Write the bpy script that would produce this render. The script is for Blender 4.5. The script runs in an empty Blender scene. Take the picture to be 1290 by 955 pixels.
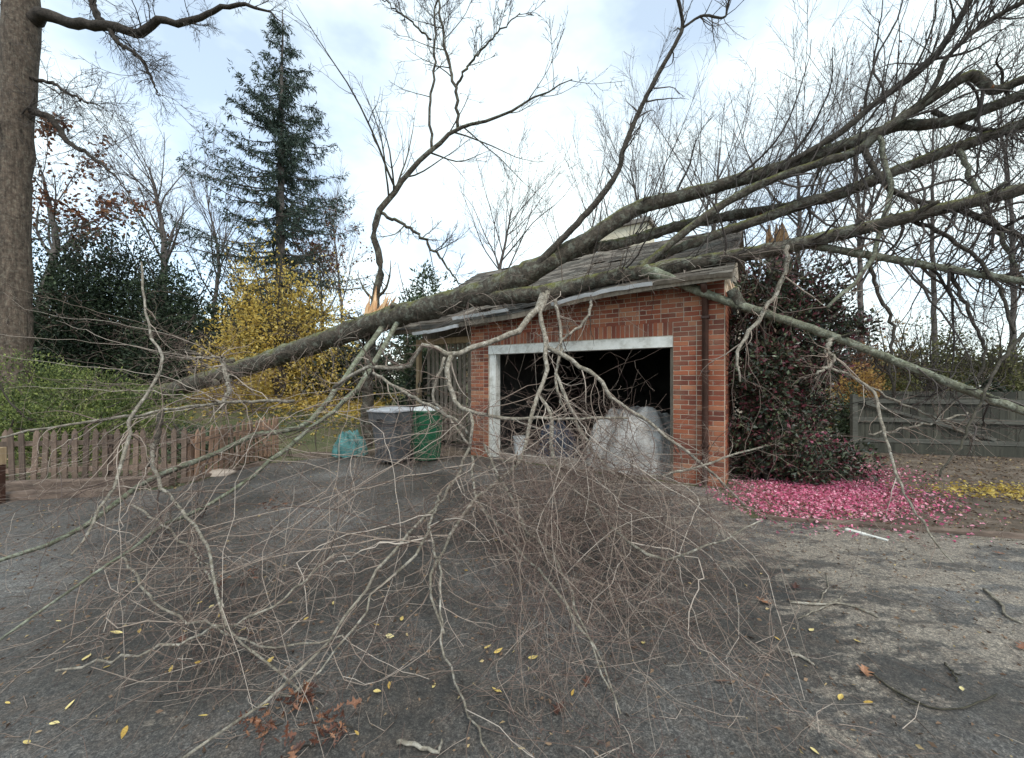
import bpy, math
import numpy as np
from mathutils import Vector
rng = np.random.default_rng(7)
SC = bpy.context.scene
COL = SC.collection
PI = math.pi

# ------------------------------------------------------------------ camera, sky, sun, exposure
F, CX, CY, EYE = 500.0, 645.0, 477.5, 1.6
cam_d = bpy.data.cameras.new('camera'); cam = bpy.data.objects.new('camera', cam_d); COL.objects.link(cam)
cam.location = (0, 0, EYE); cam.rotation_euler = (PI/2, 0, 0)
cam_d.sensor_width = 36; cam_d.lens = 36*F/1290; cam_d.clip_start = 0.05; cam_d.clip_end = 2000
SC.camera = cam
SC.view_settings.view_transform = 'Standard'; SC.view_settings.look = 'None'
SC.view_settings.gamma = 1; SC.view_settings.exposure = 0.84
SUN_EL, SUN_AZ = 48, 155          # azimuth clockwise from +Y (the view direction)
w = bpy.data.worlds.new('World'); SC.world = w; w.use_nodes = True
nt = w.node_tree; N = nt.nodes; L = nt.links
bg = N['Background']; bg.inputs[1].default_value = 0.15
sky = N.new('ShaderNodeTexSky'); sky.sky_type = 'NISHITA'; sky.sun_disc = False
sky.sun_elevation = math.radians(SUN_EL); sky.sun_rotation = math.radians(SUN_AZ); sky.dust_density = 0.4
tc = N.new('ShaderNodeTexCoord'); mp = N.new('ShaderNodeMapping'); mp.inputs['Scale'].default_value = (1, 1, 1.9)
mp.inputs['Location'].default_value = (3.15, 0.2, 0.4)
L.new(tc.outputs['Generated'], mp.inputs[0])
nz = N.new('ShaderNodeTexNoise'); nz.inputs['Scale'].default_value = 1.7; nz.inputs['Detail'].default_value = 6
nz.inputs['Roughness'].default_value = 0.55
L.new(mp.outputs[0], nz.inputs['Vector'])
rp = N.new('ShaderNodeValToRGB'); rp.color_ramp.elements[0].position = 0.36; rp.color_ramp.elements[1].position = 0.60
rp.color_ramp.elements[0].color = (0.36, 0.36, 0.36, 1); rp.color_ramp.elements[1].color = (1, 1, 1, 1)
L.new(nz.outputs['Fac'], rp.inputs[0])
mx = N.new('ShaderNodeMix'); mx.data_type = 'RGBA'
L.new(rp.outputs[0], mx.inputs['Factor']); L.new(sky.outputs[0], mx.inputs[6])
mx.inputs[7].default_value = (5.0, 5.65, 5.7, 1)
L.new(mx.outputs[2], bg.inputs[0])
sd = bpy.data.lights.new('sun', 'SUN'); sd.energy = 1.4; sd.angle = math.radians(14); sd.color = (1, 0.96, 0.9)
so = bpy.data.objects.new('sun', sd); COL.objects.link(so)
_e, _a = math.radians(SUN_EL), math.radians(SUN_AZ)
so.rotation_euler = Vector((-math.sin(_a)*math.cos(_e), -math.cos(_a)*math.cos(_e), -math.sin(_e))).to_track_quat('-Z', 'Y').to_euler()

# ------------------------------------------------------------------ helpers
def Wp(px, py, Y): return np.array([(px-CX)/F*Y, Y, EYE-(py-CY)/F*Y])
def Gp(px, py, z=0.0): return Wp(px, py, (EYE-z)*F/(py-CY))
def pt(p):
    px, py, Y = p
    return Wp(px, py, Y) if Y > 0 else Gp(px, py, -Y)
def nrm(a): return a/np.maximum(np.linalg.norm(a, axis=-1, keepdims=True), 1e-9)
def sst(a, b, x):
    t = np.clip((x-a)/(b-a), 0, 1); return t*t*(3-2*t)

def make_mesh(name, V, faces, smooth=True, tint=None):
    """V (n,3); faces: list of int arrays (m,k)"""
    me = bpy.data.meshes.new(name)
    V = np.asarray(V, dtype=np.float32)
    me.vertices.add(len(V)); me.vertices.foreach_set('co', V.ravel())
    faces = [np.asarray(f, dtype=np.int32) for f in faces if len(f)]
    nl = sum(f.size for f in faces); npol = sum(len(f) for f in faces)
    me.loops.add(nl); me.polygons.add(npol)
    me.loops.foreach_set('vertex_index', np.concatenate([f.ravel() for f in faces]))
    tot = np.concatenate([np.full(len(f), f.shape[1], dtype=np.int32) for f in faces])
    st = np.concatenate([[0], np.cumsum(tot)[:-1]]).astype(np.int32)
    me.polygons.foreach_set('loop_start', st)
    try: me.polygons.foreach_set('loop_total', tot)
    except Exception: pass
    me.polygons.foreach_set('use_smooth', np.full(npol, smooth))
    if tint is not None:
        at = me.attributes.new('tint', 'FLOAT', 'FACE'); at.data.foreach_set('value', np.asarray(tint, dtype=np.float32))
    me.update(calc_edges=True); me.validate()
    return me
def link(name, me, mat=None, parent=None, label=None, cat=None, group=None, kind=None, loc=None, rz=None):
    o = bpy.data.objects.new(name, me); COL.objects.link(o)
    if mat is not None and me is not None and not me.materials: me.materials.append(mat)
    if parent is not None: o.parent = parent
    if label: o['label'] = label
    if cat: o['category'] = cat
    if group: o['group'] = group
    if kind: o['kind'] = kind
    if loc is not None: o.location = tuple(float(c) for c in loc)
    if rz is not None: o.rotation_euler = (0, 0, rz)
    return o
def empty(name, loc, label, cat, group=None, rz=0, kind=None):
    return link(name, None, None, None, label, cat, group, kind, loc, rz)

class MB:
    """collects faces into one mesh"""
    def __init__(s): s.V = []; s.Q = []; s.T = []; s.n = 0; s.tq = []; s.tt = []
    def add(s, V, Q=(), T=(), tint=0.0):
        V = np.asarray(V, float); s.V.append(V)
        if len(Q): s.Q.append(np.asarray(Q)+s.n); s.tq.append(np.full(len(Q), tint))
        if len(T): s.T.append(np.asarray(T)+s.n); s.tt.append(np.full(len(T), tint))
        s.n += len(V)
    def box(s, lo, hi, tint=0.0):
        x0, y0, z0 = lo; x1, y1, z1 = hi
        V = [(x0,y0,z0),(x1,y0,z0),(x1,y1,z0),(x0,y1,z0),(x0,y0,z1),(x1,y0,z1),(x1,y1,z1),(x0,y1,z1)]
        s.add(V, [(0,3,2,1),(4,5,6,7),(0,1,5,4),(1,2,6,5),(2,3,7,6),(3,0,4,7)], tint=tint)
        return s
    def prism(s, a, b, wx, up=(0,0,1), th=None, tint=0.0):
        """bar from a to b: width wx, thickness th"""
        a = np.array(a, float); b = np.array(b, float); th = th or wx
        t = nrm(b-a); up = np.array(up, float); u = np.cross(t, up)
        if np.linalg.norm(u) < 1e-6: u = np.cross(t, (1, 0, 0))
        u = nrm(u); v = np.cross(u, t)
        V = [p+sx*u*wx/2+sy*v*th/2 for p in (a, b) for sx, sy in ((-1,-1),(1,-1),(1,1),(-1,1))]
        s.add(V, [(0,3,2,1),(4,5,6,7),(0,1,5,4),(1,2,6,5),(2,3,7,6),(3,0,4,7)], tint=tint)
        return s
    def tube(s, P, R, sides=8, tint=0.0, cap=True):
        V, Q, _ = tube_arrays(np.asarray(P, float)[None], np.asarray(R, float)[None], sides)
        s.add(V, Q, tint=tint)
        if cap:
            K = len(P); c = s.n - len(V)
            s.add([P[0], P[-1]])
            T = [(s.n-2-0, c+(j+1) % sides, c+j) for j in range(sides)]
            T += [(s.n-1, c+(K-1)*sides+j, c+(K-1)*sides+(j+1) % sides) for j in range(sides)]
            s.T.append(np.array(T)); s.tt.append(np.full(len(T), tint))
        return s
    def mesh(s, name, smooth=False):
        V = np.concatenate(s.V); fs = []; ti = []
        if s.Q: fs.append(np.concatenate(s.Q)); ti.append(np.concatenate(s.tq))
        if s.T: fs.append(np.concatenate(s.T)); ti.append(np.concatenate(s.tt))
        return make_mesh(name, V, fs, smooth, np.concatenate(ti))
    def build(s, name, mat, parent=None, smooth=False, **kw): return link(name, s.mesh(name, smooth), mat, parent, **kw)

def tube_arrays(P, R, sides):
    n, K = P.shape[:2]
    T = nrm(np.gradient(P, axis=1))
    m = nrm(T.mean(axis=1)); ref = np.where(np.abs(m[:, 2:3]) < 0.8, np.array([[0, 0, 1.]]), np.array([[1., 0, 0]]))
    U = nrm(np.cross(T, ref[:, None, :])); Vv = np.cross(T, U)
    a = np.arange(sides)*2*PI/sides
    ring = P[:, :, None, :] + R[:, :, None, None]*(np.cos(a)[None, None, :, None]*U[:, :, None, :]+np.sin(a)[None, None, :, None]*Vv[:, :, None, :])
    base = (np.arange(n)*K*sides)[:, None, None]+(np.arange(K-1)*sides)[None, :, None]
    j = np.arange(sides)[None, None, :]; j2 = (np.arange(sides)+1) % sides
    Q = np.stack([base+j, base+j2[None, None, :], base+sides+j2[None, None, :], base+sides+j], -1).reshape(-1, 4)
    return ring.reshape(-1, 3), Q, (K-1)*sides
def tubes_mesh(name, sets, sides=4):
    """sets: list of (P,R[,sides]) batches joined into one mesh, tint random per twig"""
    Vs, Qs, ts = [], [], []; n = 0
    for st in sets:
        P, R = st[0], st[1]; sd_ = st[2] if len(st) > 2 else sides
        if len(P) == 0: continue
        V, Q, per = tube_arrays(P, R, sd_)
        Vs.append(V); Qs.append(Q+n); n += len(V); ts.append(np.repeat(rng.random(len(P)), per))
    return make_mesh(name, np.concatenate(Vs), [np.concatenate(Qs)], True, np.concatenate(ts))

def smooth_path(pts, n, jit=0.0, r=None):
    """Catmull-Rom through pts (k,3); r (k) radii -> (n,3),(n)"""
    p = np.asarray(pts, float); k = len(p)
    e = np.vstack([2*p[0]-p[1], p, 2*p[-1]-p[-2]])
    s = np.concatenate([[0], np.cumsum(np.linalg.norm(np.diff(p, axis=0), axis=1))])
    q = np.linspace(0, s[-1], n); i = np.clip(np.searchsorted(s, q, side='right')-1, 0, k-2)
    f = ((q-s[i])/np.maximum(s[i+1]-s[i], 1e-9))[:, None]
    p0, p1, p2, p3 = e[i], e[i+1], e[i+2], e[i+3]
    out = 0.5*((2*p1)+(-p0+p2)*f+(2*p0-5*p1+4*p2-p3)*f*f+(-p0+3*p1-3*p2+p3)*f**3)
    if jit: 
        j = rng.normal(0, jit, (n, 3)); j[0] = 0; out = out+j
    rr = None
    if r is not None: rr = np.interp(q, s, np.asarray(r, float))
    return out, rr

def spawn(P, R, k, tr, ln, ang, rr, K=6, noise=0.25, grav=0.0, rel=True, floor=None, rmin=0.0015, pull=None, taper=0.85, bias=None, rcap=9):
    """k children on each of the parent polylines P (n,Kp,3)"""
    n, Kp = P.shape[:2]; M = int(n*k); idx = rng.integers(0, n, M) if k < 1 else np.repeat(np.arange(n), int(k)); M = len(idx)
    t = rng.uniform(tr[0], tr[1], M)*(Kp-1); i = np.clip(t.astype(int), 0, Kp-2); f = (t-i)
    a, b = P[idx, i], P[idx, i+1]; p = a+(b-a)*f[:, None]
    r0 = np.maximum((R[idx, i]+(R[idx, i+1]-R[idx, i])*f)*rng.uniform(rr*0.7, rr, M), rmin); r0 = np.minimum(r0, rcap)
    T = nrm(b-a); q = nrm(np.cross(T, rng.normal(size=(M, 3))))
    if bias is not None:
        q = nrm(q+np.asarray(bias)); 
    th = np.radians(rng.uniform(ang[0], ang[1], M))[:, None]
    d = nrm(np.cos(th)*T+np.sin(th)*q)
    le = rng.uniform(ln[0], ln[1], M)
    if rel:
        pl = np.linalg.norm(np.diff(P, axis=1), axis=2).sum(1); le = le*pl[idx]*(1-0.5*t/(Kp-1))
    step = (le/(K-1))[:, None]
    out = np.empty((M, K, 3)); out[:, 0] = p
    g = np.array([0, 0, grav])
    bend = rng.normal(0, noise*0.5, (M, 3))
    for j in range(1, K):
        d = d+rng.normal(0, noise, (M, 3))+bend+g
        if pull is not None: d = d+pull
        d = nrm(d); p = p+d*step
        if floor is not None:
            fz = floor(p) if callable(floor) else floor
            low = p[:, 2] < fz
            p = p.copy(); p[low, 2] = (fz[low] if isinstance(fz, np.ndarray) else fz)+rng.uniform(0, 0.03, low.sum())
            d[low, 2] = np.abs(d[low, 2])*0.15
        out[:, j] = p
    rad = r0[:, None]*(1-taper*np.linspace(0, 1, K)[None, :])
    return out, np.maximum(rad, rmin*0.6)

def leaves_arr(C, D, size, width=0.5, curl=0.15, tilt=None):
    """rhombic leaves at C (n,3) growing along D; size (n)"""
    n = len(C); D = nrm(D); side = nrm(np.cross(D, rng.normal(size=(n, 3)))); nn = np.cross(D, side)
    s = size[:, None]
    tip = C+D*s+nn*s*rng.normal(0, curl, (n, 1)); m = C+D*s*0.45
    up = nn*s*rng.normal(0, curl, (n, 1))
    V = np.stack([C, m+side*s*width/2+up, tip, m-side*s*width/2+up], 1).reshape(-1, 3)
    Q = (np.arange(n)*4)[:, None]+np.arange(4)[None, :]
    return V, Q
def leaf_obj(name, sets, mat, parent=None, **kw):
    Vs, Qs, ts = [], [], []; n = 0
    for C, D, size, width in sets:
        V, Q = leaves_arr(C, D, size, width); Vs.append(V); Qs.append(Q+n); n += len(V); ts.append(rng.random(len(C)))
    return link(name, make_mesh(name, np.concatenate(Vs), [np.concatenate(Qs)], False, np.concatenate(ts)), mat, parent, **kw)

# ------------------------------------------------------------------ materials
def mat_base(name):
    m = bpy.data.materials.new(name); m.use_nodes = True
    return m, m.node_tree, m.node_tree.nodes['Principled BSDF']
def ramp(t, stops):
    r = t.nodes.new('ShaderNodeValToRGB'); e = r.color_ramp.elements
    e[0].position, e[0].color = stops[0][0], (*stops[0][1], 1)
    e[1].position, e[1].color = stops[-1][0], (*stops[-1][1], 1)
    for p, c in stops[1:-1]:
        x = e.new(p); x.color = (*c, 1)
    return r
def noise_n(t, scale, detail=5, rough=0.6, coord='Object', stretch=None):
    c = t.nodes.new('ShaderNodeTexCoord'); n = t.nodes.new('ShaderNodeTexNoise')
    n.inputs['Scale'].default_value = scale; n.inputs['Detail'].default_value = detail; n.inputs['Roughness'].default_value = rough
    if stretch:
        mp = t.nodes.new('ShaderNodeMapping'); mp.inputs['Scale'].default_value = stretch
        t.links.new(c.outputs[coord], mp.inputs[0]); t.links.new(mp.outputs[0], n.inputs['Vector'])
    else: t.links.new(c.outputs[coord], n.inputs['Vector'])
    return n
def bump(t, src, b, strength=0.4, dist=0.01):
    n = t.nodes.new('ShaderNodeBump'); n.inputs['Strength'].default_value = strength; n.inputs['Distance'].default_value = dist
    t.links.new(src, n.inputs['Height']); t.links.new(n.outputs[0], b.inputs['Normal'])
def mixc(t, fac, a, b, mode='MIX'):
    m = t.nodes.new('ShaderNodeMix'); m.data_type = 'RGBA'; m.blend_type = mode
    for s, v in ((0, fac), (6, a), (7, b)):
        if hasattr(v, 'type') and hasattr(v, 'links'): t.links.new(v, m.inputs[s])
        elif s == 0: m.inputs[0].default_value = v
        else: m.inputs[s].default_value = (*v, 1)
    return m.outputs[2]
def noise_mat(name, stops, scale=8, rough=0.8, bs=0.3, bd=0.01, detail=6, stretch=None, coord='Object', spec=0.3, metal=0, fine=None, vary=False):
    m, t, b = mat_base(name)
    n = noise_n(t, scale, detail, 0.65, coord, stretch); r = ramp(t, stops); t.links.new(n.outputs['Fac'], r.inputs[0])
    col = r.outputs[0]
    if vary:
        oi = t.nodes.new('ShaderNodeObjectInfo'); rv = ramp(t, [(0, (0.55, 0.55, 0.55)), (1, (1.35, 1.3, 1.25))]); t.links.new(oi.outputs['Random'], rv.inputs[0]); col = mixc(t, 1.0, col, rv.outputs[0], 'MULTIPLY')
    t.links.new(col, b.inputs['Base Color']); b.inputs['Roughness'].default_value = rough
    b.inputs['Specular IOR Level'].default_value = spec; b.inputs['Metallic'].default_value = metal
    n2 = noise_n(t, fine or scale*4, 4, 0.6, coord, stretch)
    if bs: bump(t, n2.outputs['Fac'], b, bs, bd)
    return m
def tint_mat(name, stops, rough=0.6, trans=0.0, spec=0.3, big=None):
    """colour from the per-piece 'tint' attribute"""
    m, t, b = mat_base(name)
    a = t.nodes.new('ShaderNodeAttribute'); a.attribute_name = 'tint'
    r = ramp(t, stops); t.links.new(a.outputs['Fac'], r.inputs[0]); col = r.outputs[0]
    if big:
        n = noise_n(t, big[0], 3); r2 = ramp(t, [(0.35, big[1]), (0.65, big[2])]); t.links.new(n.outputs['Fac'], r2.inputs[0])
        col = mixc(t, 1.0, col, r2.outputs[0], 'MULTIPLY')
    t.links.new(col, b.inputs['Base Color']); b.inputs['Roughness'].default_value = rough; b.inputs['Specular IOR Level'].default_value = spec
    if trans:
        out = t.nodes['Material Output']; tr = t.nodes.new('ShaderNodeBsdfTranslucent'); t.links.new(col, tr.inputs[0])
        ms = t.nodes.new('ShaderNodeMixShader'); ms.inputs[0].default_value = trans
        t.links.new(b.outputs[0], ms.inputs[1]); t.links.new(tr.outputs[0], ms.inputs[2]); t.links.new(ms.outputs[0], out.inputs['Surface'])
    return m
def bark_mat(name, dark, light, moss, moss_amt, scale=6, lichen=None, lich_amt=0.0, fine=26, stretch=None, bd=0.03):
    m, t, b = mat_base(name)
    n = noise_n(t, scale, 8, 0.7); r = ramp(t, [(0.3, dark), (0.7, light)]); t.links.new(n.outputs['Fac'], r.inputs[0]); col = r.outputs[0]
    if moss_amt:
        g = t.nodes.new('ShaderNodeNewGeometry'); sx = t.nodes.new('ShaderNodeSeparateXYZ'); t.links.new(g.outputs['Normal'], sx.inputs[0])
        n2 = noise_n(t, 2.2, 5, 0.7); ma = t.nodes.new('ShaderNodeMath'); ma.operation = 'MULTIPLY_ADD'
        t.links.new(sx.outputs[2], ma.inputs[0]); ma.inputs[1].default_value = 0.35; t.links.new(n2.outputs['Fac'], ma.inputs[2])
        r2 = ramp(t, [(0.62, (0, 0, 0)), (0.9, (moss_amt,)*3)]); t.links.new(ma.outputs[0], r2.inputs[0])
        col = mixc(t, r2.outputs[0], col, moss)
    if lichen:
        n3 = noise_n(t, scale*1.7, 4, 0.7); r3 = ramp(t, [(0.5, (0, 0, 0)), (0.62, (lich_amt,)*3)]); t.links.new(n3.outputs['Fac'], r3.inputs[0])
        col = mixc(t, r3.outputs[0], col, lichen)
    n5 = noise_n(t, fine, 6, 0.75, stretch=stretch); r5 = ramp(t, [(0.32, (0.35, 0.35, 0.35)), (0.5, (1, 1, 1)), (0.7, (1.5, 1.5, 1.48))]); t.links.new(n5.outputs['Fac'], r5.inputs[0])
    col = mixc(t, 1.0, col, r5.outputs[0], 'MULTIPLY')
    t.links.new(col, b.inputs['Base Color']); b.inputs['Roughness'].default_value = 0.8; b.inputs['Specular IOR Level'].default_value = 0.25
    bump(t, n5.outputs['Fac'], b, 0.9, bd)
    return m

M = {}
M['bark'] = bark_mat('wet_bark', (0.026, 0.021, 0.016), (0.115, 0.097, 0.075), (0.15, 0.155, 0.04), 0.9, 5, (0.20, 0.21, 0.17), 0.55, 22)
M['bark_dark'] = bark_mat('dark_bark', (0.030, 0.025, 0.021), (0.10, 0.085, 0.068), (0.09, 0.095, 0.04), 0.3, 7)
M['bark_green'] = bark_mat('lichen_bark', (0.09, 0.09, 0.06), (0.22, 0.215, 0.16), (0.17, 0.20, 0.12), 0.6, 7, (0.33, 0.35, 0.28), 0.7)
M['bark_pale'] = bark_mat('pale_bark', (0.13, 0.11, 0.085), (0.34, 0.30, 0.245), (0.2, 0.2, 0.12), 0.2, 9, (0.45, 0.42, 0.36), 0.7)
M['oak_silhouette'] = bark_mat('oak_silhouette_bark', (0.022, 0.018, 0.015), (0.075, 0.06, 0.05), (0.1, 0.1, 0.05), 0.2, 9)  # darker than the trunk bark: silhouette against bright sky put into the colour
M['oak_bark'] = bark_mat('oak_bark', (0.035, 0.026, 0.020), (0.15, 0.112, 0.085), (0.12, 0.12, 0.06), 0.2, 9, (0.21, 0.19, 0.15), 0.4, 14, (1, 1, 0.16), 0.06)
M['hazy_far_bark'] = noise_mat('hazy_far_bark', [(0.3, (0.06, 0.05, 0.046)), (0.7, (0.15, 0.13, 0.12))], 3, 0.9, 0)  # distance haze painted in by lightening the bark colour
M['twig'] = tint_mat('twig_bark', [(0, (0.06, 0.04, 0.034)), (0.35, (0.15, 0.11, 0.088)), (0.7, (0.25, 0.195, 0.155)), (0.9, (0.36, 0.30, 0.25)), (1, (0.46, 0.40, 0.34))], 0.7)
M['twig_red'] = tint_mat('reddish_twig_bark', [(0, (0.06, 0.032, 0.032)), (0.5, (0.17, 0.11, 0.09)), (0.85, (0.27, 0.195, 0.155)), (1, (0.45, 0.37, 0.30))], 0.65)
M['twig_dark'] = tint_mat('dark_twig_bark', [(0, (0.035, 0.028, 0.025)), (1, (0.12, 0.10, 0.09))], 0.75)
M['hazy_far_twig'] = tint_mat('hazy_far_twig_bark', [(0, (0.09, 0.075, 0.075)), (1, (0.20, 0.175, 0.17))], 0.9)  # twig colours lightened too, to carry the haze of distance
M['splinter'] = noise_mat('split_wood', [(0.3, (0.36, 0.17, 0.08)), (0.5, (0.62, 0.38, 0.20)), (0.75, (0.78, 0.60, 0.40))], 14, 0.7, 0.5, 0.01, stretch=(1, 1, 0.12))

M['splinter_pale'] = noise_mat('pale_split_wood', [(0.3, (0.5, 0.32, 0.2)), (0.7, (0.8, 0.68, 0.52))], 14, 0.7, 0.5, 0.01, stretch=(1, 1, 0.12))

# ------------------------------------------------------------------ terrain
def height(x, y):
    x = np.asarray(x, float); y = np.asarray(y, float)
    bank = sst(8.4, 15.0, y)*sst(2.2, 4.6, -x)*1.0
    left = sst(6.3, 8.5, y)*sst(5.2, 6.2, -x)*0.22 + sst(6.2, 9.5, -x)*sst(5.6, 7.4, y)*0.18
    return bank+left
# ground sheet
m, t, b = mat_base('grass_and_soil')
n1 = noise_n(t, 0.7, 6); r1 = ramp(t, [(0.35, (0.05, 0.065, 0.025)), (0.55, (0.10, 0.10, 0.04)), (0.7, (0.12, 0.085, 0.055))]); t.links.new(n1.outputs['Fac'], r1.inputs[0])
n2 = noise_n(t, 40, 4); r2 = ramp(t, [(0.3, (0.5, 0.5, 0.5)), (0.7, (1.3, 1.3, 1.3))]); t.links.new(n2.outputs['Fac'], r2.inputs[0])
t.links.new(mixc(t, 1.0, r1.outputs[0], r2.outputs[0], 'MULTIPLY'), b.inputs['Base Color']); b.inputs['Roughness'].default_value = 0.95
bump(t, n2.outputs['Fac'], b, 0.8, 0.03); M['ground'] = m
xs = np.concatenate([[-600, -200, -80, -50], np.arange(-35, 30.1, 0.5), [50, 80, 200, 600]])
ys = np.concatenate([[-200, -60, -20, -8], np.arange(-4, 34.1, 0.5), [45, 70, 150, 400, 1200]])
X, Y = np.meshgrid(xs, ys, indexing='ij'); Z = height(X, Y)
V = np.stack([X, Y, Z], -1).reshape(-1, 3); ny = len(ys)
ii, jj = np.meshgrid(np.arange(len(xs)-1), np.arange(ny-1), indexing='ij'); a = (ii*ny+jj).ravel()
link('ground', make_mesh('ground', V, [np.stack([a, a+ny, a+ny+1, a+1], -1)]), M['ground'], kind='structure',
     label='grassy soil ground around the driveway rising behind the fence', cat='ground')
# driveway: worn wet asphalt with dry silt patches
m, t, b = mat_base('worn_asphalt')
n1 = noise_n(t, 0.55, 7, 0.62); n2 = noise_n(t, 1.3, 12, 0.78, stretch=(0.75, 1.5, 1)); n3 = noise_n(t, 95, 5, 0.85); n4 = noise_n(t, 9, 6, 0.7)
r1 = ramp(t, [(0.34, (0.034, 0.033, 0.032)), (0.45, (0.062, 0.057, 0.051)), (0.54, (0.10, 0.094, 0.088)), (0.66, (0.17, 0.165, 0.158))]); t.links.new(n1.outputs['Fac'], r1.inputs[0])
sx = t.nodes.new('ShaderNodeSeparateXYZ'); tcn = t.nodes.new('ShaderNodeTexCoord'); t.links.new(tcn.outputs['Object'], sx.inputs[0])
mr = t.nodes.new('ShaderNodeMapRange'); t.links.new(sx.outputs[0], mr.inputs[0])
mr.inputs['From Min'].default_value = 0.2; mr.inputs['From Max'].default_value = 3.2; mr.inputs['To Min'].default_value = -0.10; mr.inputs['To Max'].default_value = 0.06
ad = t.nodes.new('ShaderNodeMath'); ad.operation = 'ADD'; t.links.new(n2.outputs['Fac'], ad.inputs[0]); t.links.new(mr.outputs[0], ad.inputs[1])
rs = ramp(t, [(0.51, (0, 0, 0)), (0.56, (0.8, 0.8, 0.8))]); t.links.new(ad.outputs[0], rs.inputs[0])
col = mixc(t, rs.outputs[0], r1.outputs[0], (0.29, 0.25, 0.205))
n6 = noise_n(t, 28, 6, 0.8); r6 = ramp(t, [(0.33, (0.55, 0.55, 0.55)), (0.5, (1, 1, 1)), (0.68, (1.7, 1.68, 1.62))]); t.links.new(n6.outputs['Fac'], r6.inputs[0]); col = mixc(t, 1.0, col, r6.outputs[0], 'MULTIPLY')
r4 = ramp(t, [(0.45, (0, 0, 0)), (0.68, (0.5, 0.5, 0.5))]); t.links.new(n4.outputs['Fac'], r4.inputs[0])
col = mixc(t, r4.outputs[0], col, (0.12, 0.088, 0.066))
r3 = ramp(t, [(0.36, (0.25, 0.25, 0.25)), (0.5, (0.9, 0.9, 0.9)), (0.6, (1.7, 1.7, 1.65)), (0.68, (3.6, 3.5, 3.3))]); t.links.new(n3.outputs['Fac'], r3.inputs[0])
vt = t.nodes.new('ShaderNodeTexVoronoi'); vt.feature = 'DISTANCE_TO_EDGE'; vt.inputs['Scale'].default_value = 0.55
dn = noise_n(t, 2.5, 6, 0.7); va = t.nodes.new('ShaderNodeVectorMath'); va.operation = 'MULTIPLY_ADD'; t.links.new(dn.outputs['Color'], va.inputs[0]); va.inputs[1].default_value = (0.7, 0.7, 0.7); t.links.new(tcn.outputs['Object'], va.inputs[2]); t.links.new(va.outputs[0], vt.inputs['Vector'])
rc = ramp(t, [(0.0, (0.35, 0.35, 0.35)), (0.006, (1, 1, 1))]); t.links.new(vt.outputs['Distance'], rc.inputs[0]); col = mixc(t, 0.8, col, mixc(t, 1.0, col, rc.outputs[0], 'MULTIPLY'))
t.links.new(mixc(t, 1.0, col, r3.outputs[0], 'MULTIPLY'), b.inputs['Base Color'])
rr_ = ramp(t, [(0.3, (0.42, 0.42, 0.42)), (0.7, (0.9, 0.9, 0.9))]); t.links.new(n1.outputs['Fac'], rr_.inputs[0]); t.links.new(rr_.outputs[0], b.inputs['Roughness'])
bump(t, n3.outputs['Fac'], b, 0.8, 0.02); M['asphalt'] = m
def sheet(name, poly, z, mat, **kw):
    P = np.array([(x, y, z) for x, y in poly])
    return link(name, make_mesh(name, P, [np.arange(len(P))[None, :]], False), mat, **kw)
drive_poly = [(-30, -12), (40, -12), (40, 2.6), (9, 3.25), (5.2, 3.92), (2.75, 4.55), (2.95, 5.75), (-0.8, 8.2), (-3.4, 8.35), (-4.75, 7.4), (-4.95, 5.75), (-9.5, 5.05), (-30, 3)]
sheet('driveway', drive_poly, 0.004, M['asphalt'], kind='structure', label='worn dark asphalt driveway strewn with twigs', cat='driveway')
M['soil'] = noise_mat('leafy_soil', [(0.3, (0.05, 0.038, 0.028)), (0.5, (0.125, 0.095, 0.07)), (0.7, (0.22, 0.18, 0.14))], 3, 0.95, 0.8, 0.03, 8, fine=60)
sheet('soil_bed', [(3.2, 5.9), (2.85, 4.52), (5.2, 3.93), (9, 3.26), (40, 2.61), (40, 9.5), (6.5, 10.2), (4.6, 8.2)], 0.003, M['soil'], kind='structure',
      label='brown leaf strewn soil between garage and gate', cat='soil')
sheet('soil_path', [(-4.9, 8.3), (-4.0, 7.95), (-0.9, 8.23), (0.2, 9.6), (-2.6, 9.9)], 0.0085, M['soil'], kind='structure',
      label='bare brown soil behind the rubbish bins', cat='soil')

# ------------------------------------------------------------------ garage
def rot(u, v): return np.array([0.844*u+0.535*v, -0.535*u+0.844*v])
GO = np.array([-0.48, 8.06]); GRZ = math.atan2(-0.535, 0.844)
def G2W(u, v, z): p = GO+rot(u, v); return np.array([p[0], p[1], z])
garage = empty('garage', (GO[0], GO[1], 0), 'red brick garage with open doorway crushed under the fallen tree', 'garage', rz=GRZ)
m, t, b = mat_base('red_brick')
oi = t.nodes.new('ShaderNodeObjectInfo'); at = t.nodes.new('ShaderNodeAttribute'); at.attribute_name = 'tint'
ad = t.nodes.new('ShaderNodeMath'); ad.operation = 'ADD'; t.links.new(oi.outputs['Random'], ad.inputs[0]); t.links.new(at.outputs['Fac'], ad.inputs[1])
fr = t.nodes.new('ShaderNodeMath'); fr.operation = 'FRACT'; t.links.new(ad.outputs[0], fr.inputs[0])
r = ramp(t, [(0, (0.13, 0.036, 0.022)), (0.4, (0.25, 0.066, 0.034)), (0.8, (0.33, 0.10, 0.046)), (1, (0.40, 0.17, 0.09))]); t.links.new(fr.outputs[0], r.inputs[0])
n = noise_n(t, 25, 5, 0.7, 'Generated'); rn = ramp(t, [(0.3, (0.7, 0.7, 0.7)), (0.7, (1.2, 1.2, 1.2))]); t.links.new(n.outputs['Fac'], rn.inputs[0])
gm = t.nodes.new('ShaderNodeNewGeometry'); ns = t.nodes.new('ShaderNodeTexNoise'); ns.inputs['Scale'].default_value = 2.6; ns.inputs['Detail'].default_value = 7; t.links.new(gm.outputs['Position'], ns.inputs['Vector'])
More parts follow.
